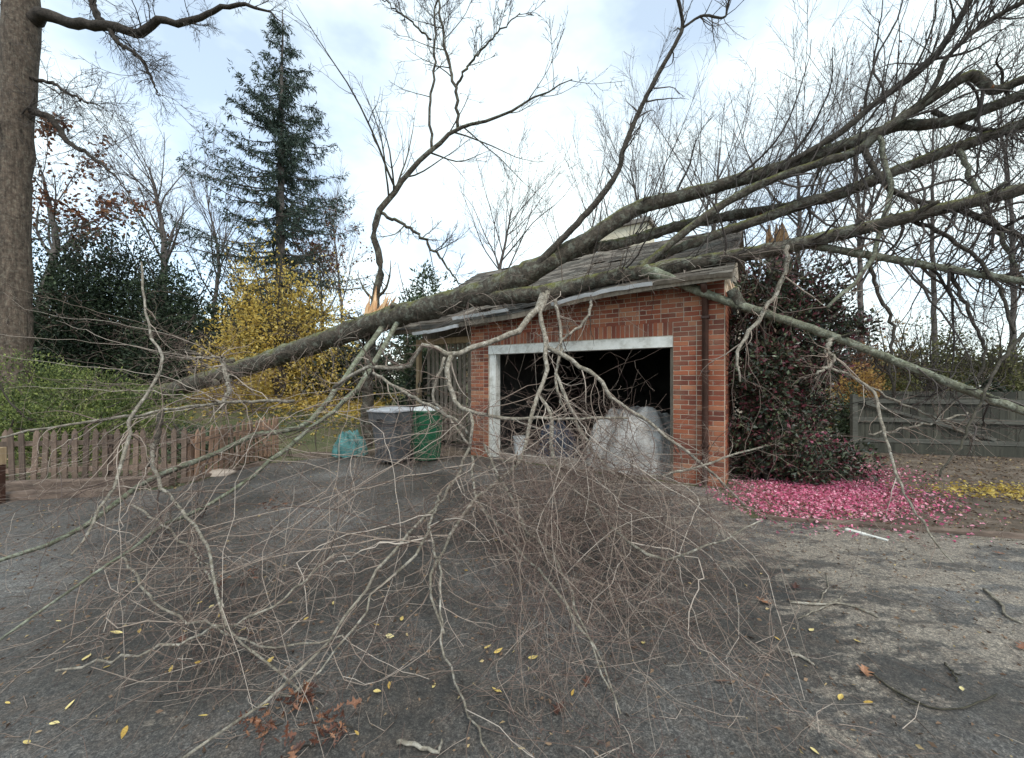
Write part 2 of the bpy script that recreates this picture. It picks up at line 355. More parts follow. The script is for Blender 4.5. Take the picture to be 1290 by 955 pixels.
rs2 = ramp(t, [(0.48, (0, 0, 0)), (0.7, (0.35, 0.35, 0.35))]); t.links.new(ns.outputs['Fac'], rs2.inputs[0])
t.links.new(mixc(t, rs2.outputs[0], mixc(t, 1, r.outputs[0], rn.outputs[0], 'MULTIPLY'), (0.30, 0.20, 0.13)), b.inputs['Base Color']); b.inputs['Roughness'].default_value = 0.85
bump(t, n.outputs['Fac'], b, 0.5, 0.006); M['brick'] = m
M['mortar'] = noise_mat('mortar', [(0.3, (0.34, 0.27, 0.20)), (0.7, (0.52, 0.44, 0.35))], 30, 0.95, 0.3, 0.004)
M['white_paint'] = noise_mat('weathered_white_paint', [(0.28, (0.36, 0.34, 0.29)), (0.5, (0.66, 0.65, 0.60)), (0.7, (0.78, 0.77, 0.73))], 5, 0.55, 0.15, 0.004, 8)
M['gutter'] = noise_mat('dented_aluminium', [(0.3, (0.5, 0.5, 0.5)), (0.7, (0.78, 0.78, 0.79))], 3, 0.4, 0.2, 0.01)
M['downspout'] = noise_mat('brown_metal', [(0.3, (0.035, 0.018, 0.013)), (0.7, (0.075, 0.035, 0.025))], 6, 0.45, 0.1, 0.003)
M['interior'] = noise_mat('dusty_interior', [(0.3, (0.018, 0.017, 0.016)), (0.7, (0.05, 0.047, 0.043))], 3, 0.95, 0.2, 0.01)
M['concrete'] = noise_mat('stained_concrete', [(0.3, (0.16, 0.14, 0.12)), (0.7, (0.30, 0.27, 0.24))], 3, 0.9, 0.3, 0.006)
M['shingle'] = tint_mat('asphalt_shingle', [(0, (0.055, 0.047, 0.040)), (0.5, (0.12, 0.105, 0.09)), (1, (0.20, 0.18, 0.155))], 0.95, big=(1.5, (0.7, 0.72, 0.7), (1.25, 1.2, 1.15)))
M['old_wood'] = noise_mat('weathered_boards', [(0.3, (0.11, 0.09, 0.07)), (0.7, (0.25, 0.21, 0.165))], 6, 0.9, 0.4, 0.006, stretch=(3, 3, 0.4))
M['tan_wood'] = noise_mat('tan_boards', [(0.3, (0.22, 0.15, 0.085)), (0.7, (0.45, 0.33, 0.20))], 6, 0.85, 0.4, 0.006, stretch=(3, 3, 0.4))

UL, UO, UR, DEP = -0.454, 3.53, 4.24, 6.0
def eave(u): return np.interp(u, [-2.7, -1.2, -0.3, 0.7, 1.5, 3.3, 4.7], [2.72, 2.66, 2.76, 2.86, 2.95, 3.04, 3.07])
RIDGE = 4.78
def roofz(u, v):
    e = eave(u); f = (np.asarray(v)+0.35)/3.35
    sag = -0.10*np.exp(-((u-1.0)/0.9)**2-((v-0.1)/0.8)**2)
    return np.where(f <= 1, e+(RIDGE-e)*f, RIDGE-(RIDGE-e)*(f-1))+sag
wall = MB()
wall.box((UL, 0.006, 0), (0, 0.22, 2.80)); wall.box((UO, 0.006, 0), (UR, 0.22, 3.12)); wall.box((0.001, 0.006, 2.27), (1.2, 0.22, 2.86)); wall.box((1.2, 0.006, 2.27), (UO-0.001, 0.22, 3.02))
wall.box((UR-0.22, 0.221, 0), (UR-0.012, DEP, 3.0)); wall.box((UL+0.012, 0.221, 0), (UL+0.22, DEP, 2.72)); wall.box((UL+0.221, DEP-0.2, 0), (UR-0.221, DEP-0.001, 2.75))
gx0, gx1 = UR-0.22, UR-0.013   # gable triangle, right
wall.add([(gx0, 0.3, 3.0), (gx0, DEP-0.3, 3.0), (gx0, 3.0, 4.62), (gx1, 0.3, 3.0), (gx1, DEP-0.3, 3.0), (gx1, 3.0, 4.62)],
         [(0, 3, 5, 2), (1, 2, 5, 4), (0, 1, 4, 3)], [(0, 2, 1), (3, 4, 5)])
brick_wall = wall.build('brick_wall', M['mortar'], garage)
def brick_mesh(nm, L_, H_, D_=0.1):
    c = 0.004; V = [(0, 0, 0)]; x, z = L_/2, H_/2
    V = [(-x, c, -z), (x, c, -z), (x, c, z), (-x, c, z), (-x+c, 0, -z+c), (x-c, 0, -z+c), (x-c, 0, z-c), (-x+c, 0, z-c),
         (-x, D_, -z), (x, D_, -z), (x, D_, z), (-x, D_, z)]
    Q = [(4, 5, 6, 7), (0, 1, 5, 4), (1, 2, 6, 5), (2, 3, 7, 6), (3, 0, 4, 7), (0, 8, 9, 1), (1, 9, 10, 2), (2, 10, 11, 3), (3, 11, 8, 0)]
    return np.array(V, float), np.array(Q)
bm_cache = {}
bricks = []      # (u, z, len, h)
CH = 0.075
def course(u0, u1, z, k):
    u = u0+0.005; head = (k % 2 == 1); 
    if head: bricks.append((u+0.05, z, 0.10, 0.065)); u += 0.11; head = False
    while u < u1-0.04:
        l = 0.10 if head else 0.215
        l = min(l, u1-0.005-u)
        if u1-0.005-u-l < 0.07: l = u1-0.005-u
        if l > 0.03: bricks.append((u+l/2, z, l, 0.065))
        u += l+0.01; head = not head
k = 0; z = 0.0375+0.005
while z < 3.1:
    if z < 2.70: course(UL, 0, z, k)
    if 2.50 < z < 2.84: course(0, UR, z, k)
    elif 2.84 <= z < 2.99: course(1.2, UR, z, k)
    else: course(UO, UR, z, k)
    k += 1; z += CH
for q in range(47):
    bricks.append((0.0375+q*0.0751, 2.39, 0.065, 0.215))
bricks.sort(key=lambda q: (q[0] < 1.2, -q[0]))
rest = MB()
for q, (u, z, l, h) in enumerate(bricks):
    dy = float(rng.normal(0, 0.0015))
    if q < 300:
        key = (round(l, 3), round(h, 3))
        if key not in bm_cache:
            Vb, Qb = brick_mesh('brick', l, h); bm_cache[key] = make_mesh('brick', Vb, [Qb], False); bm_cache[key].materials.append(M['brick'])
        o = link('brick', bm_cache[key], None, brick_wall, loc=(u, dy, z))
    else:
        Vb, Qb = brick_mesh('brick', l, h); rest.add(Vb+np.array([u, dy, z]), Qb, tint=rng.random())
# bricks of the return wall beside the camellia and of the inner doorway reveal
for k in range(39):
    z = 0.0425+k*CH; v = 0.107; s = k % 2 == 0
    while v < 2.4:
        l = 0.215 if s else 0.1; Vb, Qb = brick_mesh('b', l, 0.065, 0.06)
        Vw = np.stack([UR-Vb[:, 1]*1.0+0.004, v+l/2+Vb[:, 0], z+Vb[:, 2]], -1); rest.add(Vw, Qb[:, :], tint=rng.random()); v += l+0.01; s = not s
o = rest.build('brick_courses', M['brick'], brick_wall, kind='stuff')
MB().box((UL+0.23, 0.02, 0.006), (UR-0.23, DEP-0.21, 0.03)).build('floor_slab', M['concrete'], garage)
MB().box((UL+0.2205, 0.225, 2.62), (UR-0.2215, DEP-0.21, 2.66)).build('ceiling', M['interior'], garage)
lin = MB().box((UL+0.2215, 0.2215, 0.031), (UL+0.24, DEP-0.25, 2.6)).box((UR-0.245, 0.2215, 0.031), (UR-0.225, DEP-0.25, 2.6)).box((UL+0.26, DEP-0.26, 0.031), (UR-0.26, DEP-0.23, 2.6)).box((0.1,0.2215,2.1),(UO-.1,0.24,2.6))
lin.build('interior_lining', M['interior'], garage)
fr_ = MB().box((0.004, 0.03, 0.0), (0.16, 0.19, 2.1)); frame = fr_.build('door_frame', M['white_paint'], garage)
MB().box((0.004, -0.004, 2.1), (UO-0.004, 0.19, 2.268)).build('header_board', M['white_paint'], frame)
MB().box((UO-0.05, 0.06, 0.0), (UO-0.004, 0.19, 2.098)).build('jamb', M['old_wood'], frame)
# roof deck
us = np.linspace(-2.55, 4.36, 30); vs = np.concatenate([np.linspace(-0.35, 3.0, 14), np.linspace(3.3, 6.35, 8)])
U2, V2 = np.meshgrid(us, vs, indexing='ij'); Z2 = roofz(U2, V2); nv = len(vs)
top = np.stack([U2, V2, Z2], -1).reshape(-1, 3); bot = top-np.array([0, 0, 0.09])
ii, jj = np.meshgrid(np.arange(len(us)-1), np.arange(nv-1), indexing='ij'); a = (ii*nv+jj).ravel(); n0 = len(top)
Qt = np.stack([a, a+nv, a+nv+1, a+1], -1); Qb_ = np.stack([a, a+1, a+nv+1, a+nv], -1)+n0
e1 = np.arange(len(us)-1)*nv; Qe = np.stack([e1, e1+n0, e1+nv+n0, e1+nv], -1); e2 = np.arange(nv-1); Qs1 = np.stack([e2, e2+1, e2+1+n0, e2+n0], -1)
e3 = e2+(len(us)-1)*nv; Qs2 = np.stack([e3, e3+n0, e3+1+n0, e3+1], -1)
roof = link('roof', make_mesh('roof', np.vstack([top, bot]), [np.vstack([Qt, Qb_, Qe, Qs1, Qs2])], False), M['old_wood'], garage)
sh = MB(); rows = 27; sl = 3.35/rows
for i in range(rows):
    v0 = -0.36+i*sl; u = -2.56+(0.15 if i % 2 else 0)
    while u < 4.36:
        u1 = min(u+0.295+rng.normal(0, 0.004), 4.37)
        if rng.random() > 0.035:
            lift = 0.012+abs(rng.normal(0, 0.004))+(0.05*rng.random() if rng.random() < 0.06 else 0)
            vb = v0+sl*1.25
            A = [(u, v0), (u1, v0), (u1, vb), (u, vb)]
            zt = [float(roofz(p, q))+(lift if j < 2 else 0.006) for j, (p, q) in enumerate(A)]
            Vt = [(p, q, zz) for (p, q), zz in zip(A, zt)]+[(p, q, zz-0.006) for (p, q), zz in zip(A, zt)]
            sh.add(Vt, [(0, 1, 2, 3), (4, 7, 6, 5), (0, 4, 5, 1), (1, 5, 6, 2), (3, 7, 4, 0)], tint=rng.random())
        u = u1+0.006
sh.build('shingles', M['shingle'], roof, kind='stuff')
# bent white drip edge and gutter, in broken pieces
def strip(nm, pts, h=0.07, th=0.02, mat='gutter'):
    g = MB(); P, _ = smooth_path(pts, 14, 0.006)
    sec = [(0, 0), (-th, 0), (-th-0.03, h), (0.0, h)]
    Vv = [(p[0], p[1]+sy, p[2]+sz) for p in P for sy, sz in sec]
    Q = [(i*4+j, i*4+(j+1) % 4, i*4+4+(j+1) % 4, i*4+4+j) for i in range(13) for j in range(4)]
    g.add(Vv, Q, [(0, 2, 1), (0, 3, 2)]); return g.build(nm, M[mat], garage)
strip('drip_edge', [(1.62, -0.37, 2.86), (2.2, -0.40, 2.93), (2.7, -0.38, 2.99), (3.3, -0.37, 3.01)], 0.055)
strip('drip_edge', [(3.34, -0.37, 3.0), (3.9, -0.37, 3.02), (4.35, -0.37, 3.0)], 0.05, mat='old_wood')
strip('drip_edge', [(-1.7, -0.42, 2.55), (-1.0, -0.45, 2.57), (-0.45, -0.40, 2.64)], 0.06)
strip('drip_edge', [(-0.5, -0.5, 2.77), (-0.1, -0.42, 2.81), (0.75, -0.42, 2.84)], 0.05, mat='gutter')
dsp = MB(); dsp.tube([(3.99, -0.30, 2.98), (3.99, -0.2, 2.9), (3.99, -0.052, 2.72), (3.99, -0.05, 0.35), (3.99, -0.05, 0.15), (3.99, -0.16, 0.08)], [0.045]*6, 8)
dspo = dsp.build('downspout', M['downspout'], garage, smooth=True)
for z in (0.6, 1.7, 2.5): MB().box((3.935, -0.1, z), (4.045, -0.006, z+0.03)).build('strap', M['downspout'], dspo)
# side porch with tan slats, left of the brickwork
for i in range(13):
    u = -0.52-i*0.14
    MB().box((u-0.045, 0.55+0.01*(i % 2), 0.15), (u+0.045, 0.575+0.01*(i % 2), 2.42)).build('slat', M['old_wood'], garage)
for u in (-2.42, -0.53): MB().box((u-0.05, 0.40, 0), (u+0.05, 0.5, 2.55)).build('post', M['tan_wood'], garage)
MB().box((-2.45, 0.38, 2.42), (-0.47, 0.52, 2.55)).build('beam', M['tan_wood'], garage)
MB().box((-2.46, 0.6, 2.43), (-0.47, 0.63, 3.1)).build('gable_board', M['old_wood'], garage)
MB().box((-2.4, 0.62, 1.2), (-0.47, 0.66, 1.28)).build('rail', M['tan_wood'], garage)
# cream chimney on the back slope
chim = MB().box((1.15, 3.35, 4.2), (2.35, 4.05, 5.42)); M['cream'] = noise_mat('cream_render', [(0.3, (0.52, 0.46, 0.34)), (0.7, (0.70, 0.65, 0.52))], 4, 0.9, 0.3, 0.008)
co = chim.build('chimney', M['cream'], garage)
MB().box((1.08, 3.28, 5.421), (2.42, 4.12, 5.52)).build('cap', M['concrete'], co)

# ------------------------------------------------------------------ fallen tree
def px2r(d, Y): return d*Y/F/2
ft = empty('fallen_tree', Wp(170, 515, 12), 'huge fallen bare tree lying across the garage roof, its twigs over the driveway', 'tree')
FT = {}
from mathutils import noise as mnoise
def rough_tube(g, Q, R, sides):
    V = g.V[0]; K = len(Q)
    for i in range(K):
        r = R[i]
        for j in range(sides):
            p = V[i*sides+j]; d = p-Q[i]; v = Vector(p)
            k = 1+0.16*mnoise.noise(v*3.1)+0.10*mnoise.noise(v*8.3)+0.06*mnoise.noise(v*23.0)
            V[i*sides+j] = Q[i]+d*k
def traced(nm, pts, dpx, mat, n=40, jit=0.008, sides=10, parent=ft, store=True):
    P = np.array([pt(p) for p in pts]); 
    d = np.interp(np.linspace(0, 1, len(pts)), np.linspace(0, 1, len(dpx)), dpx)
    r = np.array([px2r(d[i], P[i][1]) for i in range(len(pts))])
    Q, R = smooth_path(P, n, jit, r)
    big = nm in ('trunk', 'limb'); R = R*(1+rng.normal(0, 0.02 if big else 0.05, n))
    g = MB(); g.tube(Q, R, sides)
    if big: rough_tube(g, Q, R, sides)
    o = g.build(nm, M[mat], parent, smooth=True); o.location = -ft.location
    if store: FT.setdefault(mat, []).append((Q, R))
    return Q, R
tr = traced('trunk', [(150, 512, 12.2), (215, 492, 11.3), (300, 466, 10.5), (400, 432, 9.5), (480, 404, 8.75), (580, 377, 7.85), (650, 352, 7.3), (700, 325, 7.15)], [19, 19, 21, 24, 27, 29, 30, 22], 'bark', 150, 0.004, 26, store=False)
limbs = []
def limb(pts, d, mat='bark', n=50, jit=0.012, sides=12):
    q = traced('limb', pts, [x*0.78 for x in d], mat, n*2, jit*0.3, max(sides, 10), store=False); limbs.append(q); return q
LA = limb([(640, 358, 7.4), (690, 330, 7.2), (740, 302, 7.1), (800, 264, 7.0), (870, 244, 6.8), (980, 212, 6.5), (1060, 184, 6.2), (1130, 160, 5.9), (1200, 152, 5.6), (1300, 115, 5.2), (1420, 70, 4.8)], [36, 30, 24, 22, 20, 18, 17, 17, 16])
LC2 = limb([(700, 328, 7.25), (740, 314, 7.3), (790, 304, 7.3), (859, 284, 7.2), (927, 271, 7.05), (985, 262, 6.9), (1020, 252, 6.75)], [18, 18, 17, 16, 14])
LD = limb([(555, 384, 8.08), (600, 377, 7.62), (645, 373, 7.28), (690, 368, 7.02), (740, 357, 6.85), (790, 346, 6.5), (870, 333, 6.1), (1000, 309, 5.75), (1130, 277, 5.3), (1300, 236, 4.8), (1430, 205, 4.4)], [14, 24, 27, 26, 25, 24, 24, 22, 21, 19, 18])
LC = limb([(806, 336, 6.6), (831, 323, 6.7), (893, 299, 6.65), (961, 275, 6.5), (1015, 256, 6.4), (1060, 243, 6.2), (1130, 215, 5.9), (1200, 188, 5.6), (1300, 152, 5.2), (1400, 120, 4.9)], [12, 14, 16, 18, 18, 17, 16])
LB = limb([(808, 338, 6.5), (842, 309, 6.5), (876, 282, 6.45), (910, 258, 6.4), (961, 231, 6.3), (1029, 207, 6.1), (1080, 190, 5.95), (1110, 166, 5.8), (1170, 126, 5.6), (1218, 96, 5.4), (1236, 102, 5.35), (1252, 114, 5.3), (1280, 104, 5.2), (1330, 82, 5.0)], [11, 12, 13, 13, 14, 15, 15, 14, 13], 'bark', 60, 0.006)
LE = limb([(812, 340, 6.3), (850, 354, 6.0), (900, 374, 5.75), (980, 400, 5.45), (1050, 424, 5.2), (1150, 464, 4.9), (1220, 492, 4.7), (1300, 522, 4.5), (1400, 556, 4.3)], [20, 14, 13, 13, 14, 13, 12], 'bark_green')
LF = limb([(1010, 306, 5.75), (1060, 316, 5.6), (1150, 331, 5.3), (1300, 357, 4.8), (1400, 372, 4.5)], [12, 12, 12, 11], 'bark_green')
LG = limb([(672, 338, 7.1), (745, 262, 6.8), (778, 216, 6.65), (785, 190, 6.6), (803, 145, 6.5), (830, 92, 6.35), (851, 55, 6.2), (860, 30, 6.15), (852, -10, 6.0), (840, -60, 5.9)], [12, 9, 8, 7, 6, 5], 'bark_dark', 45, 0.008, 8)
LH = limb([(985, 215, 6.4), (1000, 202, 6.3), (1060, 166, 6.1), (1100, 132, 6.0), (1160, 87, 5.8), (1190, 55, 5.7), (1222, 0, 5.5), (1250, -60, 5.4)], [9, 9, 10, 11, 9, 7], 'bark_dark', 40, 0.008, 8)
LI = limb([(1165, 128, 5.6), (1182, 100, 5.5), (1194, 72, 5.45), (1240, 30, 5.3), (1290, 2, 5.1), (1340, -25, 5.0)], [8, 8, 7, 7, 6], 'bark_dark', 30, 0.008, 8)
LJ = limb([(1095, 168, 5.9), (1090, 190, 5.9), (1115, 232, 5.7), (1150, 252, 5.5), (1200, 262, 5.3), (1290, 300, 5.0), (1350, 330, 4.8)], [9, 9, 8, 8, 7], 'bark_dark', 30, 0.01, 8)
LK = limb([(1175, 140, 5.7), (1210, 158, 5.6), (1245, 165, 5.4), (1300, 160, 5.2)], [9, 8, 8], 'bark_dark', 20, 0.01, 8)
LL = limb([(860, 35, 6.15), (885, 20, 6.1), (912, 22, 6.0), (916, 5, 6.0)], [4, 4, 3], 'bark_dark', 14, 0.006, 6)
for q, (P_, R_) in enumerate([tr]*5+[LA, LD, LD, LC, LB, LE, LE, LG]):
    i = int(rng.uniform(0.3, 0.9)*(len(P_)-1)); p0 = P_[i]; tg = nrm(P_[min(i+3, len(P_)-1)]-P_[i-3]); sd_ = nrm(np.cross(tg, rng.normal(size=3))+np.array([0, -0.5, 0.4])); r_ = R_[i]
    dr = nrm(sd_+tg*0.6); ln_ = r_+rng.uniform(0.08, 0.25); pp, rr__ = smooth_path([p0, p0+dr*ln_*0.6, p0+dr*ln_], 6, 0.004, [r_*0.5, r_*0.36, r_*0.3])
    o = MB().tube(pp, rr__, 8).build('knot_stub', M['bark'], ft, smooth=True); o.location = -ft.location
# traced hanging and ground-lying branches
def br(pts, d, mat='bark_pale', n=24, jit=0.010): return traced('branch', pts, [q*0.72 for q in d], mat, n, jit, 7)
br([(684, 372, 6.9), (678, 388, 6.7), (668, 396, 6.6), (650, 418, 6.3), (615, 432, 6.1), (570, 447, 5.9), (548, 437, 5.9), (530, 438, 5.95), (517, 460, 6.0), (490, 463, 6.2), (455, 465, 6.4), (420, 490, 6.6)], [13, 11, 10, 9, 9, 8, 7, 6])
br([(568, 447, 5.9), (563, 470, 5.7), (572, 500, 5.5), (590, 518, 5.3), (640, 527, 5.1), (700, 527, 4.9), (790, 526, 4.7)], [9, 9, 8, 7, 6, 5, 4])
br([(592, 518, 5.3), (595, 545, 5.1), (585, 580, 4.9), (560, 625, 4.3), (500, 690, -0.35), (450, 755, -0.22), (390, 835, -0.15), (300, 908, -0.1), (205, 962, -0.06)], [6, 6, 5, 5, 5, 5, 5])
br([(690, 368, 6.9), (684, 385, 6.7), (680, 396, 6.6), (687, 430, 6.1), (688, 464, 5.7), (675, 508, 5.2), (666, 528, 5.0), (661, 568, 4.7), (645, 593, 4.4), (598, 628, 4.0), (560, 690, 3.4), (540, 735, -0.25), (560, 800, -0.1)], [9, 9, 8, 8, 7, 7, 6, 5, 4])
br([(690, 438, 6.0), (725, 457, 5.8), (755, 478, 5.6), (772, 501, 5.4), (802, 521, 5.2), (846, 555, 4.9), (890, 590, 4.6), (940, 640, 4.2)], [8, 8, 7, 6, 6, 5, 3])
br([(680, 500, 5.3), (696, 528, 4.9), (695, 560, 4.6), (705, 595, 4.3), (749, 642, 3.9), (793, 683, -0.4), (840, 705, -0.35), (880, 692, -0.5), (960, 655, -0.6)], [6, 7, 7, 7, 6, 5, 4, 3])
br([(700, 470, 5.5), (728, 534, 4.9), (752, 575, 4.6), (782, 601, 4.4), (830, 600, 4.3), (900, 582, 4.3), (960, 560, 4.3)], [6, 6, 5, 5, 4, 3])
br([(595, 575, 4.8), (598, 623, 4.2), (645, 683, 3.5), (695, 736, -0.25), (736, 799, -0.15), (757, 835, -0.08), (785, 900, -0.06)], [5, 5, 5, 5, 4, 3])
br([(610, 560, 4.8), (638, 620, 4.1), (667, 670, 3.6), (701, 711, 3.2), (723, 761, -0.2), (748, 815, -0.12), (775, 880, -0.05)], [5, 5, 5, 4, 3])
br([(487, 404, 8.7), (470, 428, 8.35), (430, 481, 7.4), (386, 535, 6.3), (322, 548, 5.7), (268, 572, 5.1), (201, 599, 4.5), (148, 632, 4.0), (80, 680, 3.5), (0, 706, 3.1), (-90, 735, 2.8)], [11, 10, 9, 9, 9, 8, 7, 6], 'bark_green')
br([(505, 399, 8.5), (484, 436, 8.05), (440, 500, 7.0), (372, 555, 5.9), (322, 598, 5.2), (275, 628, 4.7), (220, 655, 4.2), (150, 700, -0.35), (60, 765, -0.2), (-40, 830, -0.1)], [9, 8, 8, 7, 6, 5, 4], 'bark_green')
br([(178, 330, 4.6), (186, 410, 4.5), (204, 464, 4.4), (164, 525, 4.1), (161, 555, 4.0), (144, 615, 3.7), (127, 640, 3.5), (90, 700, 3.1)], [3, 4, 5, 6, 6, 5, 4])
br([(370, 505, 6.0), (278, 508, 5.0), (164, 525, 4.1), (67, 538, 3.6), (-20, 556, 3.3)], [6, 5, 5, 4, 4])
br([(192, 560, 4.4), (191, 575, 4.3), (204, 612, 4.0), (228, 640, 3.7), (262, 690, -0.4), (268, 736, -0.3), (280, 776, -0.2), (325, 833, -0.1), (380, 870, -0.05)], [6, 6, 5, 5, 4, 4])
br([(164, 635, 4.0), (201, 658, 3.8), (241, 692, 3.4), (268, 736, -0.25), (285, 800, -0.12)], [4, 4, 4, 3])
br([(156, 699, 3.3), (194, 756, -0.2), (255, 786, -0.14), (298, 803, -0.12), (362, 816, -0.1), (430, 800, -0.14)], [4, 4, 4, 3])
br([(70, 845, -0.08), (134, 833, -0.1), (201, 816, -0.14), (261, 796, -0.2), (340, 765, -0.3), (420, 700, -0.5)], [4, 5, 4, 4])
br([(280, 452, 6.0), (288, 490, 5.7), (283, 505, 5.5), (276, 512, 5.4)], [8, 8, 6])
br([(230, 452, 6.0), (278, 450, 6.0), (282, 455, 5.95)], [4, 5, 4])
br([(555, 620, 4.6), (530, 690, -0.4), (478, 737, -0.25), (462, 765, -0.2), (400, 850, -0.1), (330, 880, -0.06)], [4, 5, 4, 3])
br([(540, 665, 3.6), (555, 720, -0.3), (552, 800, -0.1), (575, 860, -0.06), (600, 920, -0.04), (625, 965, -0.03)], [4, 4, 4, 3])
br([(1050, 424, 5.2), (1041, 440, 5.15), (1051, 452, 5.1), (1040, 463, 5.05), (1028, 472, 5.0)], [9, 8, 7, 4])
br([(1040, 462, 5.05), (1066, 470, 5.0), (1095, 488, 4.9), (1108, 520, 4.7), (1125, 580, 4.3), (1150, 640, 3.9), (1200, 710, 3.3)], [5, 5, 5, 5, 4, 3])
br([(1096, 488, 4.9), (1130, 505, 5.0), (1180, 527, 5.0), (1235, 556, 5.0)], [4, 4, 3])
br([(1095, 547, 4.9), (1140, 540, 4.95), (1180, 530, 5.0), (1220, 520, 5.0)], [3, 4, 3])
br([(992, 310, 5.7), (988, 345, 5.6), (965, 390, 5.4), (935, 430, 5.2), (928, 452, 5.1), (932, 480, 5.0)], [8, 8, 7, 5, 3])
br([(1106, 170, 5.8), (1113, 200, 5.75), (1121, 241, 5.6), (1108, 292, 5.4), (1101, 320, 5.3), (1080, 352, 5.2), (1042, 387, 5.1)], [8, 8, 8, 8, 6], 'bark_green')
br([(1095, 325, 5.5), (1105, 368, 5.4), (1125, 410, 5.3), (1120, 460, 5.2), (1128, 500, 5.1)], [6, 6, 5, 4], 'bark_dark')
br([(1195, 333, 5.2), (1222, 395, 5.0), (1240, 440, 4.9), (1232, 480, 4.8)], [6, 5, 4], 'bark_dark')
br([(1120, 270, 5.4), (1180, 290, 5.2), (1225, 320, 5.0), (1260, 365, 4.8), (1275, 420, 4.7)], [8, 7, 6, 4], 'bark_dark')
br([(1206, 184, 5.55), (1216, 205, 5.5), (1235, 250, 5.3), (1262, 300, 5.2), (1285, 350, 5.0)], [9, 8, 7], 'bark_green')
br([(1290, 420, 4.6), (1265, 450, 4.5), (1240, 495, 4.3), (1210, 560, 4.1), (1180, 600, 3.9)], [6, 5, 4, 3], 'bark_dark')
br([(560, 450, 6.6), (545, 500, 6.5), (560, 520, 6.3), (590, 560, 5.9)], [5, 5, 4])
br([(700, 378, 6.7), (707, 430, 6.3), (700, 480, 5.9), (712, 520, 5.6)], [6, 5, 4])
br([(470, 470, 7.2), (520, 500, 6.6), (575, 530, 5.8), (590, 545, 5.5)], [5, 6, 5])
br([(745, 372, 6.6), (740, 400, 6.3), (712, 425, 6.2), (700, 440, 6.1)], [5, 5, 4])
br([(205, 520, 5.0), (196, 560, 4.8), (188, 588, 4.6)], [9, 8, 6], 'bark_dark')
# procedural long branchlets: from the lower trunk down onto the driveway
fanP, fanR = [], []
def fan(starts, ends, arch, r0, n=20, red=False):
    for s, e in zip(starts, ends):
        s = np.array(s); e = np.array(e); d = np.linalg.norm(e-s)
        m1 = s*0.65+e*0.35+np.array([rng.normal(0, 0.12)*d, rng.normal(0, 0.08)*d, arch*d*rng.uniform(0.3, 1.2)])
        m2 = s*0.3+e*0.7+np.array([rng.normal(0, 0.10)*d, rng.normal(0, 0.08)*d, arch*d*rng.uniform(-0.2, 0.6)])
        m1[2] = max(m1[2], 0.15); m2[2] = max(m2[2], 0.06)
        P, _ = smooth_path([s, m1, m2, e], n, 0.013); P[:, 2] = np.maximum(P[:, 2], 0.015)
        fanP.append(P); fanR.append(np.linspace(r0*rng.uniform(0.7, 1.2), 0.0011, n)*rng.uniform(0.9, 1.1, n))
def rand_on(paths, k, t0=0.2, t1=1.0):
    out = []
    for _ in range(k):
        P = paths[rng.integers(len(paths))][0]; out.append(P[int(rng.uniform(t0, t1)*(len(P)-1))])
    return out
pale = FT['bark_pale']; green = FT['bark_green']
allp = np.concatenate([q[0] for q in pale+green]+[LD[0][:18]]); appx = np.stack([CX+allp[:, 0]/allp[:, 1]*F, CY-(allp[:, 2]-EYE)/allp[:, 1]*F], -1)
def near(x0, x1, y0, y1, k):
    ok = allp[(appx[:, 0] > x0) & (appx[:, 0] < x1) & (appx[:, 1] > y0) & (appx[:, 1] < y1)]
    return [q.copy() for q in ok[rng.integers(0, len(ok), k)]]
# left: sweeping to the lower left
def targets(x0, x1, y0, y1, k, z0=0.01, z1=0.1): return [Gp(rng.uniform(x0, x1), rng.uniform(y0, y1), rng.uniform(z0, z1)) for _ in range(k)]
fan(near(200, 600, 470, 700, 46), targets(-160, 480, 620, 960, 46), 0.05, 0.006)
NL = len(fanP)
fan(near(590, 800, 470, 640, 56), [Gp(rng.normal(760, 110), rng.uniform(620, 920), rng.uniform(0.01, 0.15)) for _ in range(56)], 0.05, 0.0055)
NC = len(fanP)
fan(near(700, 900, 500, 700, 26), targets(820, 1040, 640, 960, 26), 0.05, 0.0055)
fan(near(100, 400, 440, 560, 22), [Wp(rng.uniform(-60, 300), rng.uniform(350, 540), rng.uniform(3.6, 5.4)) for _ in range(22)], 0.05, 0.0055)
fan(near(130, 420, 470, 640, 20), targets(-150, 260, 640, 780, 20, 0.03, 0.3), 0.06, 0.0055)
# low brush spreading sideways before the doorway
en_ = [Wp(rng.uniform(520, 980), rng.uniform(575, 690), rng.uniform(3.5, 4.5)) for _ in range(56)]
for p_ in en_: p_[2] = max(p_[2], 0.05)
fan(near(600, 850, 540, 690, 56), en_, 0.02, 0.0055)
fP, fR = np.array(fanP), np.array(fanR)
def rs_(paths, n=24):
    P, R = [], []
    for q, r in paths:
        i = np.linspace(0, len(q)-1, n).round().astype(int); P.append(q[i]); R.append(r[i])
    return np.array(P), np.array(R)
FL = 0.012
tw_sets, red_sets, dk_sets = [], [], []
tw_sets.append((fP, fR, 5))
# twigs on fan branchlets
a1 = spawn(fP, fR, 7, (0.1, 0.95), (0.16, 0.45), (25, 75), 0.6, 8, 0.2, -0.03, True, FL, 0.0016); tw_sets.append((*a1, 3))
a2 = spawn(*a1, 5, (0.1, 0.9), (0.2, 0.6), (25, 75), 0.6, 6, 0.22, -0.02, True, FL, 0.0011); red_sets.append((*a2, 3))
